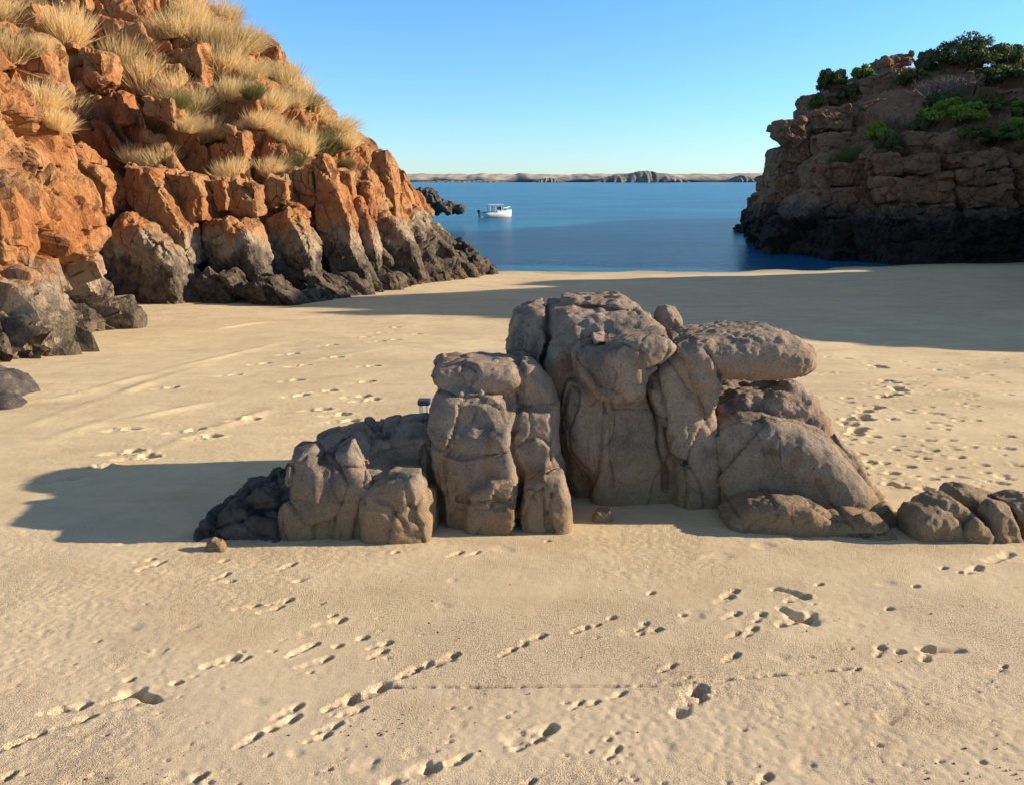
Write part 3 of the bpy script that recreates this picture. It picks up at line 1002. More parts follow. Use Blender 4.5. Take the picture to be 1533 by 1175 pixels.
def right_headland():
    A = lambda px, py, Y: at_y(px, py, Y * (1.035 if Y < 90 else 1.0))
    W = lambda *a: np.array(a, float)
    nodes = [
        (W(52, 150, -1), W(54, 148, 8), W(62, 146, 14)),
        (W(40, 128, -1), W(43, 128, 8), W(53, 126, 16)),
        (sea_pt(1120, 352), A(1182, 200, 104), A(1228, 140, 110)),
        (sea_pt(1128, 372), A(1190, 205, 90), A(1255, 126, 104)),
        (sea_pt(1146, 381), A(1200, 225, 83), A(1290, 98, 102)),
        (sea_pt(1215, 389) * 1.012, A(1235, 240, 77), A(1345, 90, 100)),
        (sea_pt(1300, 397) * 1.012, A(1310, 228, 73), A(1440, 84, 98)),
        (sea_pt(1420, 397) * 1.012, A(1420, 215, 72), A(1510, 84, 96)),
        (sea_pt(1540, 396) * 1.012, A(1540, 225, 72), A(1640, 80, 94)),
        (W(48, 66, .4), W(50, 67, 9), W(62, 75, 25)),
        (W(43.5, 62, .5), W(46, 63, 4), W(58, 63, 8)),
        (W(40, 56, .8), W(44, 55.5, 10), W(57, 55.5, 19)),
        (W(35, 48, 1.2), W(39, 47, 12), W(53, 47, 20)),
        (W(30.5, 41, 1.7), W(34, 40.5, 10), W(49, 40, 23.5)),
        (W(26.5, 34, 2.2), W(30, 33.5, 8), W(43, 33, 18)),
        (W(22, 26, 2.6), W(26, 25, 6), W(38, 24.5, 13)),
        (W(22, 17, 3), W(26, 16, 3.5), W(36, 14, 4)),
    ]
    V, Q = sweep(nodes, 0.17, 0.17, 9)
    V = wall_detail(V, Q, 13, ((6.5, 6.5, 3.0), 1.2, 0.9), ((2.2, 2.2, 1.0), 0.38, 0.35), ((0.8, 0.8, 0.5), 0.08, 0.15), (0.1, 0.15, 1))
    parts = [(V, Q)]
    B = [
        ([(1161, 184), (1195, 181), (1200, 205), (1180, 222), (1160, 205)], 84, 2.2),
        ([(1158, 225), (1200, 215), (1205, 265), (1150, 268)], 84, 2.5),
        ([(1130, 290), (1200, 275), (1215, 340), (1120, 345)], 82, 2.5),
        ([(1300, 234), (1335, 230), (1340, 262), (1308, 262)], 71.5, 1.6),
        ([(1308, 266), (1412, 264), (1420, 305), (1318, 300)], 70.5, 1.8),
        ([(1322, 306), (1415, 306), (1422, 332), (1330, 328)], 70.2, 1.7),
        ([(1335, 238), (1395, 235), (1400, 262), (1340, 262)], 71.5, 1.6),
        ([(1398, 215), (1440, 195), (1448, 215), (1410, 232)], 72, 1.6),
        ([(1410, 232), (1490, 226), (1495, 252), (1415, 255)], 71.0, 1.8),
        ([(1420, 258), (1500, 252), (1502, 275), (1425, 280)], 70.6, 1.8),
        ([(1425, 282), (1505, 278), (1508, 308), (1430, 312)], 70.2, 1.8),
        ([(1430, 316), (1510, 312), (1514, 350), (1436, 352)], 69.8, 1.8),
        ([(1510, 240), (1570, 236), (1575, 300), (1515, 305)], 70.6, 1.8),
        ([(1515, 310), (1575, 306), (1580, 360), (1520, 365)], 70.0, 1.8),
        ([(1215, 246), (1300, 242), (1306, 275), (1220, 280)], 75.5, 2.0),
        ([(1220, 284), (1305, 280), (1310, 320), (1228, 325)], 74.5, 2.0),
        ([(1230, 330), (1315, 326), (1320, 372), (1235, 375)], 73.0, 2.0),
        ([(1275, 125), (1318, 112), (1326, 150), (1280, 160)], 92, 2.4),
        ([(1310, 92), (1352, 84), (1362, 96), (1316, 112)], 98, 2.2),
        ([(1275, 155), (1328, 148), (1330, 178), (1280, 178)], 88, 2.2),
        ([(1500, 138), (1560, 134), (1562, 158), (1502, 158)], 84, 2.2),
        ([(1425, 120), (1458, 112), (1464, 140), (1432, 142)], 90, 2.0),
        ([(1330, 340), (1420, 335), (1430, 385), (1330, 392)], 69.8, 1.8),
        ([(1222, 205), (1280, 198), (1286, 232), (1226, 240)], 80, 2.0),
        ([(1205, 168), (1262, 160), (1268, 196), (1212, 200)], 86, 2.2),
        ([(1232, 128), (1274, 122), (1280, 156), (1236, 160)], 94, 2.2),
        ([(1150, 268), (1212, 262), (1216, 296), (1146, 300)], 83, 2.2),
        ([(1338, 148), (1390, 150), (1392, 172), (1340, 176)], 88, 2.0),
        ([(1452, 168), (1500, 164), (1504, 190), (1456, 194)], 80, 1.8),
        ([(1345, 200), (1398, 202), (1402, 226), (1348, 230)], 75, 1.6),
        ([(1136, 305), (1218, 298), (1224, 345), (1128, 350)], 82, 2.0),
        ([(1228, 376), (1325, 372), (1330, 400), (1232, 400)], 70.5, 1.8),
        ([(1196, 150), (1232, 138), (1240, 172), (1198, 178)], 92, 1.8),
        ([(1176, 205), (1215, 200), (1218, 226), (1172, 224)], 88, 1.8),
        ([(1138, 268), (1180, 258), (1184, 285), (1140, 290)], 88, 1.8),
        ([(1116, 318), (1160, 300), (1166, 345), (1112, 348)], 90, 2.0),
        ([(1470, 104), (1512, 100), (1514, 124), (1472, 128)], 92, 1.8),
        ([(1395, 108), (1430, 104), (1434, 128), (1398, 132)], 93, 1.8),
        ([(1102, 344), (1118, 338), (1130, 352), (1104, 352)], 108, 1.6),
        ([(1098, 347), (1109, 344), (1112, 350), (1098, 350)], 110, 1.0),
    ]
    for n, (poly, Y, T) in enumerate(B):
        V, Q = rock_solid([dict(poly=poly, Y=Y - .5, T=T, k=.16, lean=.06, skew=.1)], 0.14, (), 0, (.14, 1.5), (.04, .35), dict(s=(1.5, 1.5, .8), axis=(.1, .1, 1), amp=.2, tilt=.3, groove=.12), 200 + n)
        parts.append((V, Q))
    V, Q = join(parts)
    return tag(obj('right_headland', mesh_np('right_headland', V, Q, False), M_RED), kind='structure'), V, Q


HEAD, HV, HQ = right_headland()


def place_thing(name, V, Q, m, label, cat, group=None, smooth=True):
    """a thing that is one mesh, its origin at the centre of its base"""
    c = np.array([(V[:, 0].min() + V[:, 0].max()) / 2, (V[:, 1].min() + V[:, 1].max()) / 2, V[:, 2].min()])
    return tag(obj(name, mesh_np(name, V - c, Q, smooth), m, loc=c), label, cat, group)


# ------------------------------------------------------------------ the outcrop on the sand
def outcrop():
    fy = lambda px, py: on_sand(px, py)[1]
    VX = 0.02
    # left low block
    Lb = [dict(poly=[(432, 682), (440, 673), (468, 668), (488, 688), (497, 760), (497, 850), (434, 850), (431, 740)], Y=fy(460, 806), T=.28, k=.10, lean=.05),
          dict(poly=[(470, 690), (530, 655), (560, 690), (600, 705), (640, 706), (655, 760), (668, 860), (480, 860), (480, 760)], Y=fy(580, 808), T=.42, k=.16, lean=.12),
          dict(poly=[(545, 728), (575, 708), (630, 704), (638, 735), (648, 770), (645, 850), (550, 850), (540, 780)], Y=fy(600, 812), T=.26, k=.13, lean=.05),
          dict(poly=[(462, 672), (530, 650), (556, 656), (580, 645), (648, 641), (672, 730), (680, 850), (470, 850)], Y=fy(580, 808) + .5, T=.55, k=.10, lean=.10)]
    gr = [dict(pts=[(495, 670), (520, 720), (500, 810)], d=.09, w=0.0225), dict(pts=[(530, 640), (545, 690), (540, 810)], d=.035, w=0.0188), dict(pts=[(570, 735), (590, 740), (615, 770)], d=.035, w=0.0225),
          dict(pts=[(480, 690), (550, 700), (620, 690)], d=.05, w=0.0188), dict(pts=[(575, 640), (580, 700)], d=.04, w=0.0150), dict(pts=[(610, 715), (625, 760), (640, 770)], d=.035, w=0.0225), dict(pts=[(433, 736), (470, 742)], d=.03, w=0.0150)]
    V, Q = rock_solid(Lb, VX, gr, .05, (.028, .5), (.007, .09), dict(s=(.42, .4, .8), axis=(.1, .05, 1), amp=.022, tilt=.07, groove=.016, gw=.045), 301)
    place_thing('boulder', V, Q, M_GRAN, 'low brown angular rock with lit ochre lump, left end of the beach outcrop', 'rock', 'rocks of the outcrop on the sand')
    # middle upright block
    Lb = [dict(poly=[(648, 550), (660, 541), (700, 538), (765, 541), (775, 558), (745, 578), (700, 580), (660, 574)], Y=7.95, T=.50, k=.10, lean=0),
          dict(poly=[(656, 592), (668, 576), (720, 572), (752, 592), (760, 630), (700, 640), (648, 632), (646, 612)], Y=7.75, T=.50, k=.16, lean=0),
          dict(poly=[(646, 628), (760, 625), (775, 690), (776, 720), (775, 850), (690, 850), (668, 740), (652, 680)], Y=fy(730, 792), T=.55, k=.12, lean=.05),
          dict(poly=[(745, 545), (796, 543), (820, 568), (834, 602), (838, 660), (850, 712), (850, 850), (730, 850), (725, 700), (725, 600)], Y=7.95, T=.55, k=.12, lean=.08),
          dict(poly=[(670, 600), (825, 600), (838, 700), (842, 850), (680, 850)], Y=7.84, T=.55, k=.1, lean=.06),
          dict(poly=[(780, 722), (815, 706), (842, 708), (853, 745), (856, 850), (782, 850)], Y=fy(815, 797), T=.28, k=.1, lean=0.05),
          dict(poly=[(700, 730), (735, 714), (770, 718), (777, 745), (776, 850), (688, 850)], Y=fy(735, 799), T=.25, k=.08, lean=0.05)]
    gr = [dict(pts=[(773, 590), (768, 650), (776, 700), (776, 800)], d=.05, w=0.0210), dict(pts=[(650, 645), (700, 662), (760, 655), (775, 635)], d=.06, w=0.0188), dict(pts=[(775, 608), (835, 606)], d=.05, w=0.0135),
          dict(pts=[(650, 578), (700, 586), (750, 580)], d=.07, w=0.0225), dict(pts=[(818, 706), (822, 790)], d=.05, w=0.0150), dict(pts=[(690, 720), (740, 712), (780, 720)], d=.04, w=0.0150)]
    V, Q = rock_solid(Lb, VX, gr, .09, (.022, .5), (.008, .085), dict(s=(.55, .5, 1.0), axis=(.1, .05, 1), amp=.022, tilt=.07, groove=.016, gw=.04), 302)
    place_thing('boulder', V, Q, M_GRAN, 'upright split boulder with pinkish top slab, in the middle of the outcrop', 'rock', 'rocks of the outcrop on the sand')
    # tall dome at the back
    Lb = [dict(poly=[(754, 520), (772, 468), (800, 454), (850, 446), (930, 444), (952, 460), (960, 560), (960, 760), (820, 760), (800, 590)], Y=9.0, T=.65, k=.35, lean=0.05),
          dict(poly=[(800, 540), (815, 490), (850, 466), (900, 462), (960, 470), (992, 490), (1005, 560), (1000, 760), (850, 760), (822, 620)], Y=8.6, T=.5, k=.3, lean=.05)]
    gr = [dict(pts=[(830, 445), (815, 500), (805, 600)], d=.14, w=0.0300, Y=9.3), dict(pts=[(800, 460), (900, 463), (955, 470)], d=.06, w=0.0225, Y=9.2)]
    V, Q = rock_solid(Lb, .028, gr, .05, (.035, .5), (.017, .09), None, 303)
    place_thing('boulder', V, Q, M_GRAN, 'tallest rounded boulder with rough pitted top, at the back of the outcrop', 'rock', 'rocks of the outcrop on the sand')
    # front pillar with a capped head
    Lb = [dict(poly=[(852, 522), (872, 504), (930, 497), (988, 498), (1002, 512), (965, 552), (972, 575), (940, 600), (890, 585), (858, 560)], Y=8.15, T=.45, k=.16, lean=0),
          dict(poly=[(846, 560), (900, 555), (970, 560), (985, 600), (1004, 660), (1012, 762), (1010, 830), (900, 830), (872, 700), (848, 660), (840, 600)], Y=fy(950, 757), T=.6, k=.22, lean=.08),
          dict(poly=[(930, 560), (985, 545), (1020, 560), (1060, 640), (1080, 770), (1080, 840), (1000, 840), (1000, 640)], Y=fy(1040, 765), T=.5, k=.14, lean=.1),
          dict(poly=[(968, 545), (1005, 505), (1040, 512), (1060, 600), (1068, 660), (1000, 640), (975, 585)], Y=8.3, T=.5, k=.16, lean=0)]
    gr = [dict(pts=[(978, 580), (985, 640), (998, 690), (1002, 745)], d=.10, w=0.0225, Y=8.1), dict(pts=[(922, 625), (975, 626)], d=.05, w=0.0120, Y=8.1), dict(pts=[(920, 560), (922, 625), (918, 740)], d=.045, w=0.0120, Y=8.1),
          dict(pts=[(865, 540), (900, 580), (935, 590)], d=.05, w=0.0225, Y=8.1), dict(pts=[(1030, 630), (1035, 700), (1060, 765)], d=.05, w=0.0135, Y=8.1), dict(pts=[(985, 635), (1060, 636)], d=.04, w=0.0105, Y=8.1), dict(pts=[(965, 555), (1000, 545), (1040, 590)], d=.06, w=0.0225, Y=8.1),
          dict(pts=[(880, 522), (940, 520), (965, 530)], d=.05, w=0.0225, Y=8.1)]
    V, Q = rock_solid(Lb, VX, gr, .05, (.022, .5), (.008, .085), dict(s=(.6, .5, 1.5), axis=(.08, .05, 1), amp=.022, tilt=.06, groove=.018, gw=.035), 304)
    place_thing('boulder', V, Q, M_GRAN, 'cracked brown pillar with knobbly head, in front of the tallest boulder', 'rock', 'rocks of the outcrop on the sand')
    # overhanging slab
    Lb = [dict(poly=[(1000, 510), (1030, 498), (1090, 491), (1150, 490), (1180, 500), (1200, 516), (1198, 538), (1172, 552), (1120, 558), (1060, 556), (1020, 550)], Y=8.2, T=.62, k=.28, lean=0),
          dict(poly=[(1006, 515), (1050, 505), (1072, 560), (1062, 596), (1048, 612), (1036, 590)], Y=8.15, T=.5, k=.12, lean=.05)]
    V, Q = rock_solid(Lb, VX, [dict(pts=[(1055, 520), (1068, 560)], d=.05, w=0.0225)], .06, (.025, .4), (.014, .08), None, 305)
    place_thing('boulder', V, Q, M_GRAN, 'rounded slab overhanging like a nose, top right of the outcrop', 'rock', 'rocks of the outcrop on the sand')
    # the rock under the slab
    Lb = [dict(poly=[(1050, 590), (1100, 574), (1180, 566), (1212, 590), (1240, 645), (1290, 760), (1300, 860), (1050, 860)], Y=8.45, T=.55, k=.25, lean=.05)]
    V, Q = rock_solid(Lb, VX, [dict(pts=[(1090, 590), (1180, 585)], d=.05, w=0.0300)], .05, (.04, .4), (.014, .085), None, 306)
    place_thing('boulder', V, Q, M_GRAN, 'speckled rock wedged beneath the overhanging slab of the outcrop', 'rock', 'rocks of the outcrop on the sand')
    # the big sloping dome
    Lb = [dict(poly=[(1058, 652), (1075, 636), (1110, 625), (1150, 625), (1200, 638), (1240, 658), (1272, 690), (1300, 730), (1330, 780), (1350, 850), (1080, 850), (1066, 740)], Y=fy(1180, 786), T=.62, k=.34, lean=.18, skew=-.3),
          dict(poly=[(1085, 775), (1120, 752), (1160, 742), (1205, 744), (1232, 762), (1238, 800), (1230, 850), (1090, 850)], Y=fy(1170, 800), T=.3, k=.15, lean=.0, skew=-.15),
          dict(poly=[(1225, 780), (1270, 768), (1310, 775), (1340, 806), (1345, 850), (1230, 850)], Y=fy(1290, 806), T=.25, k=.12, lean=.0, skew=-.25)]
    gr = [dict(pts=[(1240, 772), (1290, 765), (1318, 760)], d=.05, w=0.0150), dict(pts=[(1066, 620), (1062, 690), (1075, 775)], d=.06, w=0.0225), dict(pts=[(1238, 782), (1300, 800), (1335, 815)], d=.05, w=0.0225), dict(pts=[(1150, 650), (1148, 745)], d=.025, w=.012), dict(pts=[(1095, 640), (1090, 700), (1100, 765)], d=.03, w=.014), dict(pts=[(1225, 720), (1250, 760)], d=.04, w=0.0225)]
    V, Q = rock_solid(Lb, VX, gr, .05, (.022, .6), (.008, .085), dict(s=(.9, .7, 1.2), amp=.018, tilt=.05, groove=.006, gw=.03), 307)
    place_thing('boulder', V, Q, M_GRAN, 'big smooth sloping grey boulder, right end of the beach outcrop', 'rock', 'rocks of the outcrop on the sand')
    # flank behind the dome
    V, Q = rock_solid([dict(poly=[(1240, 640), (1270, 672), (1300, 720), (1330, 760), (1356, 790), (1352, 850), (1240, 850)], Y=8.4, T=.4, k=.12, lean=.05)], VX, [], .05, (.03, .3), (.012, .085), None, 308)
    place_thing('boulder', V, Q, M_GRAN, 'narrow grey rock flank showing behind the sloping boulder', 'rock', 'rocks of the outcrop on the sand')
    # pebble on top
    V, Q = rock_solid([dict(poly=[(979, 474), (986, 461), (998, 457), (1012, 463), (1021, 478), (1020, 505), (985, 510)], Y=9.25, T=.17, k=.12, lean=0)], .015, [], .05, (.015, .2), (.01, .06), None, 309)
    place_thing('boulder', V, Q, M_GRAN, 'small round stone perched on top between the dome and the slab', 'rock', 'rocks of the outcrop on the sand')
    # dark flat rock in the shade
    V, Q = rock_solid([dict(poly=[(304, 812), (312, 786), (345, 757), (385, 737), (440, 722), (450, 830), (440, 850), (300, 850)], Y=fy(370, 815), T=.38, k=.1, lean=.35)], VX,
                      [dict(pts=[(320, 800), (380, 770), (432, 765)], d=.10, w=0.0300), dict(pts=[(340, 770), (400, 755)], d=.05, w=0.0225)], .05, (.05, .3), (.015, .08), dict(s=(.3, .3, .2), amp=.03, tilt=.08, groove=.03), 310)
    place_thing('boulder', V, Q, M_DARK, 'flat black rock lying in the shadow left of the outcrop', 'rock', 'rocks of the outcrop on the sand')
    # little stones
    for n, (poly, by, T, lab) in enumerate([
            ([(308, 818), (318, 806), (333, 808), (340, 822), (330, 835), (308, 835)], 825, .06, 'small reddish stone beside the flat black rock'),
            ([(888, 775), (893, 763), (912, 762), (917, 776), (915, 785), (890, 785)], 778, .08, 'small pale stone on shaded sand in front of the pillar'),]):
        V, Q = rock_solid([dict(poly=poly, Y=fy(poly[0][0], by), T=T, k=.04, lean=0)], .008, [], 0, (.01, .1), (.004, .03), None, 320 + n)
        place_thing('stone', V, Q, M_GRAN, lab, 'stone')
    # cluster at the right edge
    cl = [([(1355, 775), (1366, 760), (1400, 758), (1432, 775), (1442, 806), (1444, 845), (1356, 845)], 812, .24, .14, 'rounded grey rock nearest to the sloping boulder, right cluster'),
          ([(1375, 762), (1395, 746), (1425, 744), (1450, 765), (1478, 790), (1480, 830), (1400, 830)], 806, .22, .1, 'ridged grey rock behind the rounded one, right cluster'),
          ([(1440, 790), (1458, 776), (1475, 790), (1482, 806), (1482, 840), (1440, 840)], 812, .12, .08, 'small grey wedge rock between two larger ones, right cluster'),
          ([(1420, 744), (1434, 734), (1470, 738), (1500, 748), (1515, 775), (1500, 830), (1440, 800)], 790, .24, .12, 'slanting dark rock, highest of the right cluster'),
          ([(1478, 770), (1492, 758), (1515, 762), (1523, 790), (1522, 850), (1480, 850)], 812, .16, .09, 'upright dark rock with pale front, right cluster'),
          ([(1505, 752), (1540, 745), (1580, 760), (1590, 850), (1512, 850)], 808, .3, .12, 'dark rock cut by the right edge of the photo')]
    for n, (poly, by, T, k, lab) in enumerate(cl):
        V, Q = rock_solid([dict(poly=poly, Y=fy(poly[-2][0], by), T=T, k=k, lean=.1)], .018, [], 0, (.03, .25), (.010, .07), None, 330 + n)
        place_thing('boulder', V, Q, M_GRAN, lab, 'rock', 'rock cluster at the right edge')
    # rocks at the left edge
    for n, (poly, by, T, k, lab) in enumerate([
            ([(-90, 560), (0, 556), (18, 570), (34, 588), (48, 598), (40, 615), (-90, 620)], 597, .5, .2, 'dark wedge rock on the sand at the left edge'),
            ([(-70, 596), (0, 592), (20, 598), (30, 608), (20, 625), (-70, 630)], 611, .3, .12, 'low flat rock just in front of the dark wedge rock')]):
        V, Q = rock_solid([dict(poly=poly, Y=fy(20, by), T=T, k=k, lean=.15)], .035, [dict(pts=[(0, 565), (30, 590)], d=.06, w=0.0300)], 0, (.06, .4), (.02, .1), None, 350 + n)
        place_thing('boulder', V, Q, M_DARK, lab, 'rock')
    for n, (px, py, s, lab) in enumerate([(487, 438, 7, 'pale white stone by the dark foot of the left cliff'), (520, 433, 8, 'white stone between dark rocks at the left cliff foot')]):
        V, Q = rock_solid([dict(poly=[(px - s, py + 4), (px - s * .6, py - 4), (px + s * .4, py - 5), (px + s, py), (px + s, py + 5)], Y=fy(px, py + 2), T=.2, k=.1, lean=0)], .03, [], 0, (.03, .3), (.01, .1), None, 360 + n)
        place_thing('stone', V, Q, M_WHITE, lab, 'stone')


outcrop()

# dark islet of rock in the water behind the point
def islet():
    R = random.Random(9)
    g = sea_pt(640, 314)
    parts = []
    for n, poly in enumerate([[(592, 285), (612, 290), (640, 284), (652, 288), (660, 302), (672, 316), (590, 318)], [(590, 272), (606, 280), (620, 300), (615, 318), (585, 318)],
                              [(655, 304), (672, 303), (690, 311), (692, 316), (655, 317)], [(620, 295), (640, 287), (655, 300), (665, 317), (615, 317)]]):
        parts.append(rock_solid([dict(poly=poly, Y=128 + n, T=1.8, k=.3, lean=.1)], .2, [], 0, (.5, 2.0), (.15, .6), dict(s=(1.2, 1.2, 1.8), axis=AX_L, amp=.35, tilt=.5, groove=.2), 400 + n))
    V, Q = join(parts)
    place_thing('rocky_islet', V, Q, M_DARK, 'dark rocky islet in the water behind the left cliff point', 'rocks', smooth=False)
    V, Q = rock_solid([dict(poly=[(680, 374), (687, 364), (697, 368), (704, 384), (716, 398), (716, 425), (680, 425)], Y=57.5, T=.8, k=.12, lean=.1),
                       dict(poly=[(704, 392), (712, 384), (720, 396), (728, 404), (739, 402), (739, 425), (700, 425)], Y=57, T=.7, k=.12, lean=.1)], .08, [], 0, (.22, .7), (.08, .3), dict(s=(.5, .5, .8), axis=AX_L, amp=.22, tilt=.4, groove=.15), 410)
    place_thing('boulder', V, Q, M_DARK, 'black jagged rock at the very tip of the left point', 'rock', smooth=False)


islet()

def foot_boulders():
    R = random.Random(17)
    meshes = []
    for n in range(5):
        q = np.random.default_rng(70 + n)
        h = 0.07
        g = np.arange(-1.6, 1.6, h)
        X, Y, Z = np.meshgrid(g, g, g, indexing='ij')
        F = np.full(X.shape, -9.0)
        for _ in range(11):      # a chipped block: the common inside of random planes
            d = q.normal(0, 1, 3)
            d /= np.linalg.norm(d)
            F = np.maximum(F, X * d[0] + Y * d[1] * 1.1 + Z * d[2] * 1.2 - q.uniform(.55, .85))
        F = np.maximum(F, np.sqrt(X * X + Y * Y + Z * Z) - 1.25)
        V, Q = surface_nets(F, (g[0],) * 3, h)
        N = vnormals(V, Q)
        V = V + N * (0.10 * fbm(V / .6, 4, n) + blocky(V, (.7, .7, .9), AX_L, .07, n, .15, .06))[:, None]
        me = mesh_np('boulder', V, Q, False)
        me.materials.append(M_CLIFF)
        meshes.append(me)
    for n in range(30):
        t = (n + R.uniform(0, .9)) / 30
        fx = np.interp(t, [0, .35, .6, .8, 1], [285, 430, 560, 650, 736])
        fy = np.interp(t, [0, .35, .6, .8, 1], [452, 456, 440, 424, 414])
        up = R.uniform(0, 1) ** 1.5
        g = on_sand(fx - up * 25, fy - up * 3)
        s = R.uniform(.35, .85) * (1.25 - .45 * t)
        o = bpy.data.objects.new('boulder', meshes[n % 5])
        COL.objects.link(o)
        o.location = (g[0], g[1], g[2] + .1 * s + up * 1.0)
        o.rotation_euler = (R.uniform(-.3, .3), R.uniform(.2, .7), R.uniform(-.6, .6))
        o.scale = (s * R.uniform(1.1, 1.9), s, s * R.uniform(.7, 1.1))
        tag(o, 'dark chipped boulder lying with many others along the foot of the left cliff', 'rock', 'boulders at the foot of the left cliff')


foot_boulders()

# ------------------------------------------------------------------ plants
BV = [BVHTree.FromPolygons(V.tolist(), Q.tolist()) for V, Q in ((CV, CQ), (SV, SQ), (HV, HQ))]


def hit(px, py):
    d = Vector(ray(px, py)).normalized()
    best = None
    for b in BV:
        p, n, i, t = b.ray_cast(Vector((0, 0, CAMZ)), d)
        if p is not None and (best is None or t < best[2]):
            best = (p, n, t)
    return best


def tussock_mesh(seed, n=800, h=1.0, w=0.011, lean=0.35):
    """a hummock of stiff grass, one unit tall, blades leaning downwind"""
    R = np.random.default_rng(seed)
    V, Q = [], []
    for i in range(n):
        a = R.uniform(0, 2 * math.pi)
        r = 0.42 * math.sqrt(R.uniform(0, 1))
        base = np.array([r * math.cos(a), r * math.sin(a), -0.15])
        out = np.array([math.cos(a), math.sin(a), 0]) * (0.25 + 0.9 * r / 0.42) * R.uniform(.5, 1.2)
        d = out * 0.55 + np.array([lean * 0.2, -0.05, 1.0 + 0.3 * (1 - r / .42)]) + R.normal(0, .24, 3)
        d /= np.linalg.norm(d)
        L = h * R.uniform(.35, 1.1)
        side = np.cross(d, R.normal(0, 1, 3))
        side /= np.linalg.norm(side)
        b = len(V)
        droop = np.array([lean, 0, -0.25]) * R.uniform(.2, 1.6)
        for t, ww in ((0, 1.0), (.45, .85), (.8, .5), (1.0, .12)):
            p = base + d * L * t + droop * L * t * t * .5
            V.append(p - side * w * ww)
            V.append(p + side * w * ww)
        for k in range(3):
            Q.append((b + 2 * k, b + 2 * k + 1, b + 2 * k + 3, b + 2 * k + 2))
    return np.array(V), np.array(Q)


TUS = [mesh_np('tussock', *tussock_mesh(s, 1100, 1.0, .008, ln), False) for s, ln in ((1, .5), (2, .3), (3, .6), (4, .1))]
TUSO = [m.copy() for m in TUS[:2]]
for m in TUS: m.materials.append(M_STRAW)
for m in TUSO: m.materials.append(M_OLIVE)
GT = 'spinifex tussocks on the left cliff'
RT = random.Random(21)


def tussock(px, py, wpx, label, olive=False):
    h = hit(px, py + wpx * 0.25)
    if h is None:
        return
    p, n, t = h
    if t > 62 and px < 800:
        return
    s = wpx / FPX * t * 0.72
    o = bpy.data.objects.new('tussock', RT.choice(TUSO if olive else TUS))
    COL.objects.link(o)
    o.location = p - Vector((0, 0, 0.12 * s))
    o.rotation_euler = (n.y * -0.25, n.x * 0.35, RT.uniform(-.6, .6))
    o.scale = (s, s, s * RT.uniform(.9, 1.3))
    tag(o, label, 'grass', GT)


T = [(12, 60, 60, 'large straw tussock at the left edge of the photo, high on the cliff'),
     (15, 10, 60, 'golden tussock in the top left corner'),
     (108, 150, 66, 'wide straw tussock above the tall dark-faced block'),
     (62, 135, 60, 'shaggy straw tussock left of the widest one on the near slope'),
     (100, 35, 60, 'brownish tussock beneath the top edge, far left'),
     (190, 75, 60, 'bushy straw tussock left of the upper orange columns'),
     (215, 108, 60, 'pale tussock spilling left of the jutting orange column'),
     (258, 28, 58, 'large bright golden tussock below the top edge near the skyline'),
     (308, 48, 56, 'large pale tussock right of the brightest golden one'),
     (350, 55, 55, 'white feathery tussock bulging into the sky'),
     (330, 85, 55, 'straw tussock just below the white feathery one'),
     (335, 15, 45, 'tussock topping the skyline at the upper edge'),
     (255, 132, 55, 'straw tussock left of the jutting column foot'),
     (290, 152, 50, 'straw tussock under the jutting orange column'),
     (375, 100, 45, 'straw tussock under the dark skyline rock'),
     (405, 145, 50, 'tussock midway down the slope behind a leaning column'),
     (425, 110, 50, 'skyline tussock right below the dark rock'),
     (448, 132, 45, 'skyline tussock second below the dark rock'),
     (470, 152, 40, 'small skyline tussock above the green bush'),
     (505, 178, 50, 'feathery tussock over the lower green bush'),
     (235, 232, 50, 'straw tussock on the ledge above the long orange tongue'),
     (200, 225, 40, 'yellow tussock left on the ledge above the orange tongue'),
     (345, 248, 50, 'spiky tussock in the crevice above the square blocks'),
     (405, 245, 40, 'ragged tussock above the lower orange wall'),
     (388, 172, 42, 'tussock wedged beside the leaning column'),
     (350, 128, 50, 'straw tussock between the two standing columns'),
     (415, 190, 40, 'straw tussock low on the slope beside dark boulders'),
     (310, 190, 45, 'faded tussock below the middle columns'),
     (275, 178, 40, 'tussock leaning over a shaded hollow'),
     (285, 18, 46, 'straw tussock between the two brightest ones under the top edge'),
     (232, 40, 40, 'golden tussock left of the brightest one near the dark red column'),
     (85, 175, 40, 'small straw tussock hanging below the widest one on the near slope'),
     (520, 205, 36, 'last tussock at the right end of the slope')]
for a in T:
    tussock(*a)
for a in [(478, 205, 60, 'green tussock on the brow above the leaning slabs'), (232, 182, 42, 'small green tussock in a hollow of the slope'), (458, 148, 36, 'dark green tussock on the skyline'), (330, 78, 34, 'greenish tussock among straw ones near the skyline'), (440, 235, 36, 'olive tussock above the orange wall')]:
    tussock(*a, olive=True)
for _ in range(46):
    px, py = RT.uniform(0, 540), RT.uniform(-20, 270)
    if py > 60 + 0.42 * px or py < 0.85 * px - 300:
        continue
    tussock(px, py, RT.uniform(16, 48), 'small straw tussock scattered among the orange blocks of the left cliff', RT.random() < .15)


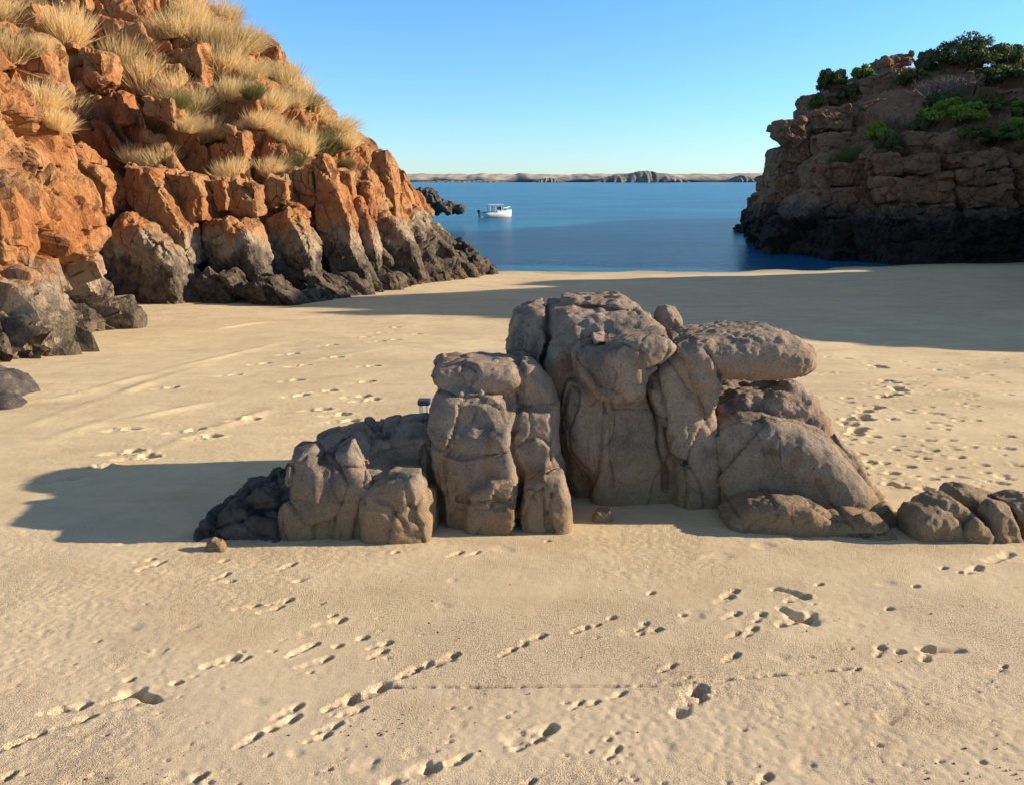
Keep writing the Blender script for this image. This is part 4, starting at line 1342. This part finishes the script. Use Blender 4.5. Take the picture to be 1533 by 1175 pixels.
def leafy(seed, nclump, nleaf, spread, leaf=0.10):
    """leaf-sized faces gathered in clumps inside a wide low crown, unit sized"""
    R = np.random.default_rng(seed)
    V, Q = [], []
    for c in range(nclump):
        a, r = R.uniform(0, 2 * math.pi), math.sqrt(R.uniform(0, 1)) * spread
        hz = (0.35 + 0.55 * R.uniform(0, 1)) * (1 - 0.5 * (r / spread) ** 2)
        cc = np.array([r * math.cos(a), r * math.sin(a), hz])
        cr = R.uniform(.12, .26)
        for i in range(nleaf):
            d = R.normal(0, 1, 3)
            d /= np.linalg.norm(d)
            p = cc + d * cr * R.uniform(.4, 1.05) ** .6 * np.array([1.2, 1.2, .8])
            u = R.normal(0, 1, 3)
            u /= np.linalg.norm(u)
            v = np.cross(u, d)
            v /= np.linalg.norm(v) + 1e-9
            s = leaf * R.uniform(.5, 1.1)
            b = len(V)
            V += [p - u * s, p + v * s * .5, p + u * s, p - v * s * .5]
            Q.append((b, b + 1, b + 2, b + 3))
    return np.array(V), np.array(Q)


def twigs(seed, n, spread, h=1.0, w=0.012):
    R = np.random.default_rng(seed)
    V, Q = [], []

    def seg(a, b, ra, rb):
        d = b - a
        u = np.cross(d, [0.3, 0.2, 1.0])
        u /= np.linalg.norm(u) + 1e-9
        v = np.cross(d, u)
        v /= np.linalg.norm(v) + 1e-9
        o = len(V)
        for p, r in ((a, ra), (b, rb)):
            for k in range(4):
                an = k * math.pi / 2
                V.append(p + (u * math.cos(an) + v * math.sin(an)) * r)
        for k in range(4):
            Q.append((o + k, o + (k + 1) % 4, o + 4 + (k + 1) % 4, o + 4 + k))

    def grow(p, d, L, r, lev):
        e = p + d * L
        seg(p, e, r, r * .6)
        if lev > 0:
            for _ in range(3):
                nd = d + R.normal(0, .45, 3)
                nd /= np.linalg.norm(nd)
                grow(p + d * L * R.uniform(.5, 1), nd, L * R.uniform(.5, .8), r * .6, lev - 1)
    for i in range(n):
        a = R.uniform(0, 2 * math.pi)
        d = np.array([math.cos(a) * spread, math.sin(a) * spread, 1.0])
        d /= np.linalg.norm(d)
        grow(np.array([0.06 * math.cos(a), .06 * math.sin(a), -.1]), d, h * .42, w * 2, 3)
    return np.array(V), np.array(Q)


STEM = mesh_np('stems', *twigs(5, 7, .9, .8))
STEM.materials.append(M_WOOD)


def shrub(px, py, wpx, hpx, label, mat, seed, cl=34, back=0.0, name='shrub', group='shrubs on the headlands'):
    """crown centre at the pixel; grows where the ray below it meets the rock"""
    h = hit(px, py + hpx * 0.5)
    if h is None:
        h = hit(px, py + hpx)
    if h is None:
        return
    p, n, t = h
    sx = wpx / FPX * t / 2.2
    sz = hpx / FPX * t / 1.0
    root = bpy.data.objects.new(name, None)
    COL.objects.link(root)
    root.location = p
    root.rotation_euler = (0, 0, seed * 1.3)
    root.scale = (sx, sx, sz)
    tag(root, label, 'shrub', group)
    me = mesh_np('foliage', *leafy(seed, cl, 110, .85, 0.22 / max(sx, .5)), False)
    obj('foliage', me, mat, root)
    st = bpy.data.objects.new('stem', STEM)
    COL.objects.link(st)
    st.parent = root
    return root


shrub(1445, 84, 100, 42, 'large round green bush on the right skyline, highest of all', M_LEAF, 1, 60)
shrub(1500, 88, 50, 26, 'dark bush on the skyline right of the highest bush', M_LEAF, 2, 30)
shrub(1385, 95, 36, 26, 'dark bush on the skyline left of the highest bush', M_LEAF, 3, 26)
shrub(1245, 122, 46, 30, 'dark green bush on the seaward shoulder of the right headland', M_LEAF, 4, 34)
shrub(1290, 110, 32, 18, 'small green bush on the shoulder between two rocks', M_LEAF2, 5, 22)
shrub(1425, 172, 90, 34, 'bright yellow-green bush in the middle of the right slope', M_LEAF2, 6, 50)
shrub(1312, 200, 46, 22, 'small light green bush left of the bright one', M_LEAF2, 7, 28)
shrub(1380, 185, 40, 24, 'dark bush hugging the left of the bright yellow-green bush', M_LEAF, 8, 26)
shrub(1525, 192, 36, 20, 'yellow-green bush at the right edge of the photo', M_LEAF2, 9, 24)
shrub(1530, 80, 40, 22, 'green bush at the right edge on the skyline', M_LEAF, 10, 26)
shrub(1365, 118, 50, 24, 'low dark scrub beneath the skyline rocks', M_LEAF, 11, 30)
shrub(1480, 160, 60, 22, 'low dull scrub right of the bright bush', M_LEAF, 12, 30)
shrub(1500, 112, 50, 22, 'low dark scrub under the right skyline', M_LEAF, 13, 28)
shrub(1330, 215, 36, 22, 'dark scrub beneath the small light green bush', M_LEAF, 14, 24)
shrub(1500, 205, 56, 22, 'dark scrub on the ledge near the right edge', M_LEAF, 15, 28)
shrub(1225, 150, 30, 22, 'dark scrub on the steep seaward shoulder', M_LEAF, 16, 22)


for n, (px, py, wp, hp, lab, mt) in enumerate([
        (1470, 118, 60, 22, 'dark scrub between the red blocks right of the bare bushes', M_LEAF),
        (1410, 152, 50, 20, 'low green scrub just above the bright yellow-green bush', M_LEAF),
        (1455, 200, 44, 20, 'dull scrub right below the bright yellow-green bush', M_LEAF),
        (1270, 140, 34, 20, 'dark scrub tucked in the seaward shoulder', M_LEAF),
        (1515, 165, 44, 20, 'olive scrub near the right edge, mid slope', M_LEAF2)]):
    shrub(px, py, wp, hp, lab, mt, 40 + n, 26)


def dry_shrub(px, py, wpx, hpx, label, seed):
    h = hit(px, py + hpx * .5)
    if h is None:
        return
    p, n, t = h
    me = mesh_np('dry_shrub', *twigs(seed, 16, .8, 1.0, .012), False)
    o = obj('dry_shrub', me, M_TWIG, None, p)
    o.scale = (wpx / FPX * t / 1.3, wpx / FPX * t / 1.3, hpx / FPX * t / 1.05)
    tag(o, label, 'shrub', 'shrubs on the headlands')


dry_shrub(1395, 128, 66, 40, 'leafless grey bush on the right slope below the skyline', 31)
dry_shrub(1440, 122, 50, 36, 'leafless grey bush right of the other bare one', 32)
dry_shrub(1350, 180, 46, 30, 'small bare twiggy bush left of the bright green bush', 33)
dry_shrub(160, 165, 34, 34, 'bare grey twigs in a shaded hollow of the left cliff', 34)
for (px, py, wp, lab) in [(1270, 226, 34, 'pale dry tussock on a ledge of the right headland'), (1250, 236, 24, 'small dry tussock beside the pale one on the right ledge'), (1480, 144, 30, 'straw tussock on the upper right slope'), (1440, 152, 26, 'dull tussock above the bright green bush')]:
    tussock(px, py, wp, lab, olive=True)

# ------------------------------------------------------------------ boat, stool
import bmesh


def loft(rings, close=True):
    """quads between rings of equal size"""
    n = len(rings[0])
    V = np.concatenate([np.array(r, float) for r in rings])
    Q = []
    for i in range(len(rings) - 1):
        for k in range(n if close else n - 1):
            Q.append((i * n + k, i * n + (k + 1) % n, (i + 1) * n + (k + 1) % n, (i + 1) * n + k))
    return V, np.array(Q)


def box_bm(bm, c, s, bev=0.0):
    r = bmesh.ops.create_cube(bm, size=1.0)
    for v in r['verts']:
        v.co = Vector((v.co.x * s[0] + c[0], v.co.y * s[1] + c[1], v.co.z * s[2] + c[2]))
    if bev:
        es = list({e for v in r['verts'] for e in v.link_edges})
        bmesh.ops.bevel(bm, geom=es, offset=bev, segments=2, affect='EDGES')


def tube_bm(bm, a, b, r, seg=8):
    a, b = Vector(a), Vector(b)
    d = b - a
    q = d.to_track_quat('Z', 'Y')
    ret = bmesh.ops.create_cone(bm, cap_ends=True, segments=seg, radius1=r, radius2=r, depth=d.length)
    for v in ret['verts']:
        v.co = q @ v.co + (a + b) / 2


def bm_obj(name, fn, m, parent=None):
    bm = bmesh.new()
    fn(bm)
    me = bpy.data.meshes.new(name)
    bm.to_mesh(me)
    bm.free()
    return obj(name, me, m, parent)


def boat():
    g = sea_pt(742, 326)
    root = bpy.data.objects.new('motor_boat', None)
    COL.objects.link(root)
    root.location = g
    tag(root, 'small white motor boat with hard top cabin, anchored in the bay', 'boat')
    # hull, bow at +x
    rings = []
    for x, hw, keel, sh in ((-3.05, 1.05, -.25, .95), (-3.0, 1.15, -.3, 1.0), (-1.5, 1.25, -.32, 1.0), (0, 1.25, -.32, 1.05), (1.5, 1.0, -.25, 1.18), (2.5, .55, -.05, 1.32), (3.1, .14, .35, 1.42), (3.22, .02, .8, 1.45)):
        rings.append([(x, -hw, sh), (x, -hw * .96, sh * .45), (x, -hw * .7, keel * .2), (x, 0, keel), (x, hw * .7, keel * .2), (x, hw * .96, sh * .45), (x, hw, sh), (x, hw * .5, sh + .02), (x, 0, sh + .03), (x, -hw * .5, sh + .02)])
    V, Q = loft(rings)
    hull = obj('hull', mesh_np('hull', V, Q), M_WHITE, root)
    bm_obj('transom', lambda b: box_bm(b, (-3.06, 0, .4), (.06, 2.0, 1.1), .02), M_WHITE, root)
    for s in (-1, 1):
        bm_obj('rub_rail', lambda b: tube_bm(b, (-3.0, s * 1.17, .99), (0, s * 1.27, 1.04), .04), M_BLACK, root)
    bm_obj('cockpit', lambda b: box_bm(b, (-1.9, 0, 1.04), (1.9, 1.9, .05), .01), M_BLACK, root)

    def cab(b):
        box_bm(b, (.75, 0, 1.22), (1.5, 1.75, .36), .08)
    c = bm_obj('cabin', cab, M_WHITE, root)
    for sx, sy in ((-1.35, -.9), (-1.35, .9), (-.3, -.9), (-.3, .9), (.9, -.8), (.9, .8)):
        bm_obj('roof_post', lambda b: box_bm(b, (sx, sy, 1.68), (.10, .08, 1.25), .02), M_WHITE, root)
    bm_obj('window', lambda b: box_bm(b, (.75, 0, 1.72), (.3, 1.5, .62), .03), M_GLASS, c)
    bm_obj('roof', lambda b: box_bm(b, (-.2, 0, 2.36), (3.1, 2.1, .13), .05), M_WHITE, root)
    bm_obj('bow_rail', lambda b: [(tube_bm(b, (1.2, s * 1.0, 1.75), (3.0, s * .15, 1.95), .025), tube_bm(b, (1.2, s * 1.0, 1.15), (1.2, s * 1.0, 1.75), .025), tube_bm(b, (2.3, s * .6, 1.25), (2.3, s * .48, 1.87), .025)) for s in (-1, 1)], M_METAL, root)

    def outb(b):
        box_bm(b, (-3.4, 0, 1.15), (.5, .42, .6), .12)
        box_bm(b, (-3.35, 0, .5), (.24, .16, .9), .04)
    bm_obj('outboard_motor', outb, M_BLACK, root)
    root.rotation_euler = (0, 0, math.radians(20))
    # a far launch near the other shore
    g = sea_pt(649, 272.2)
    r2 = bpy.data.objects.new('distant_boat', None)
    COL.objects.link(r2)
    r2.location = g
    tag(r2, 'tiny white boat far off by the opposite shore', 'boat')
    s = 12 / FPX * g[1] / 12
    V2 = V * np.array([s * 2.6, s * 2, s * 1.4])
    obj('hull', mesh_np('hull', V2, Q), M_WHITE, r2)
    bm_obj('cabin', lambda b: box_bm(b, (0, 0, 2.6 * s), (6 * s, 3 * s, 2.4 * s), .3 * s), M_WHITE, r2)


boat()


def stool():
    g = on_sand(638, 628)
    root = bpy.data.objects.new('camp_stool', None)
    COL.objects.link(root)
    root.location = (at_y(635, 600, g[1])[0], g[1], sand_base(g[1]))
    top = at_y(639, 598, g[1])[2] - sand_base(g[1])
    wd = 19 / FPX * g[1]
    tag(root, 'small dark blue camp stool with white legs half hidden behind the outcrop', 'stool')
    bm_obj('seat', lambda b: box_bm(b, (0, 0, top - .04), (wd, .2, .085), .012), M_NAVY, root)
    for sx in (-.28, .28):
        for sy in (-.07, .07):
            bm_obj('leg', lambda b: box_bm(b, (wd * sx, sy, (top - .08) / 2 - .02), (wd * .22, .03, top - .05), .005), M_WHITE, root)


stool()
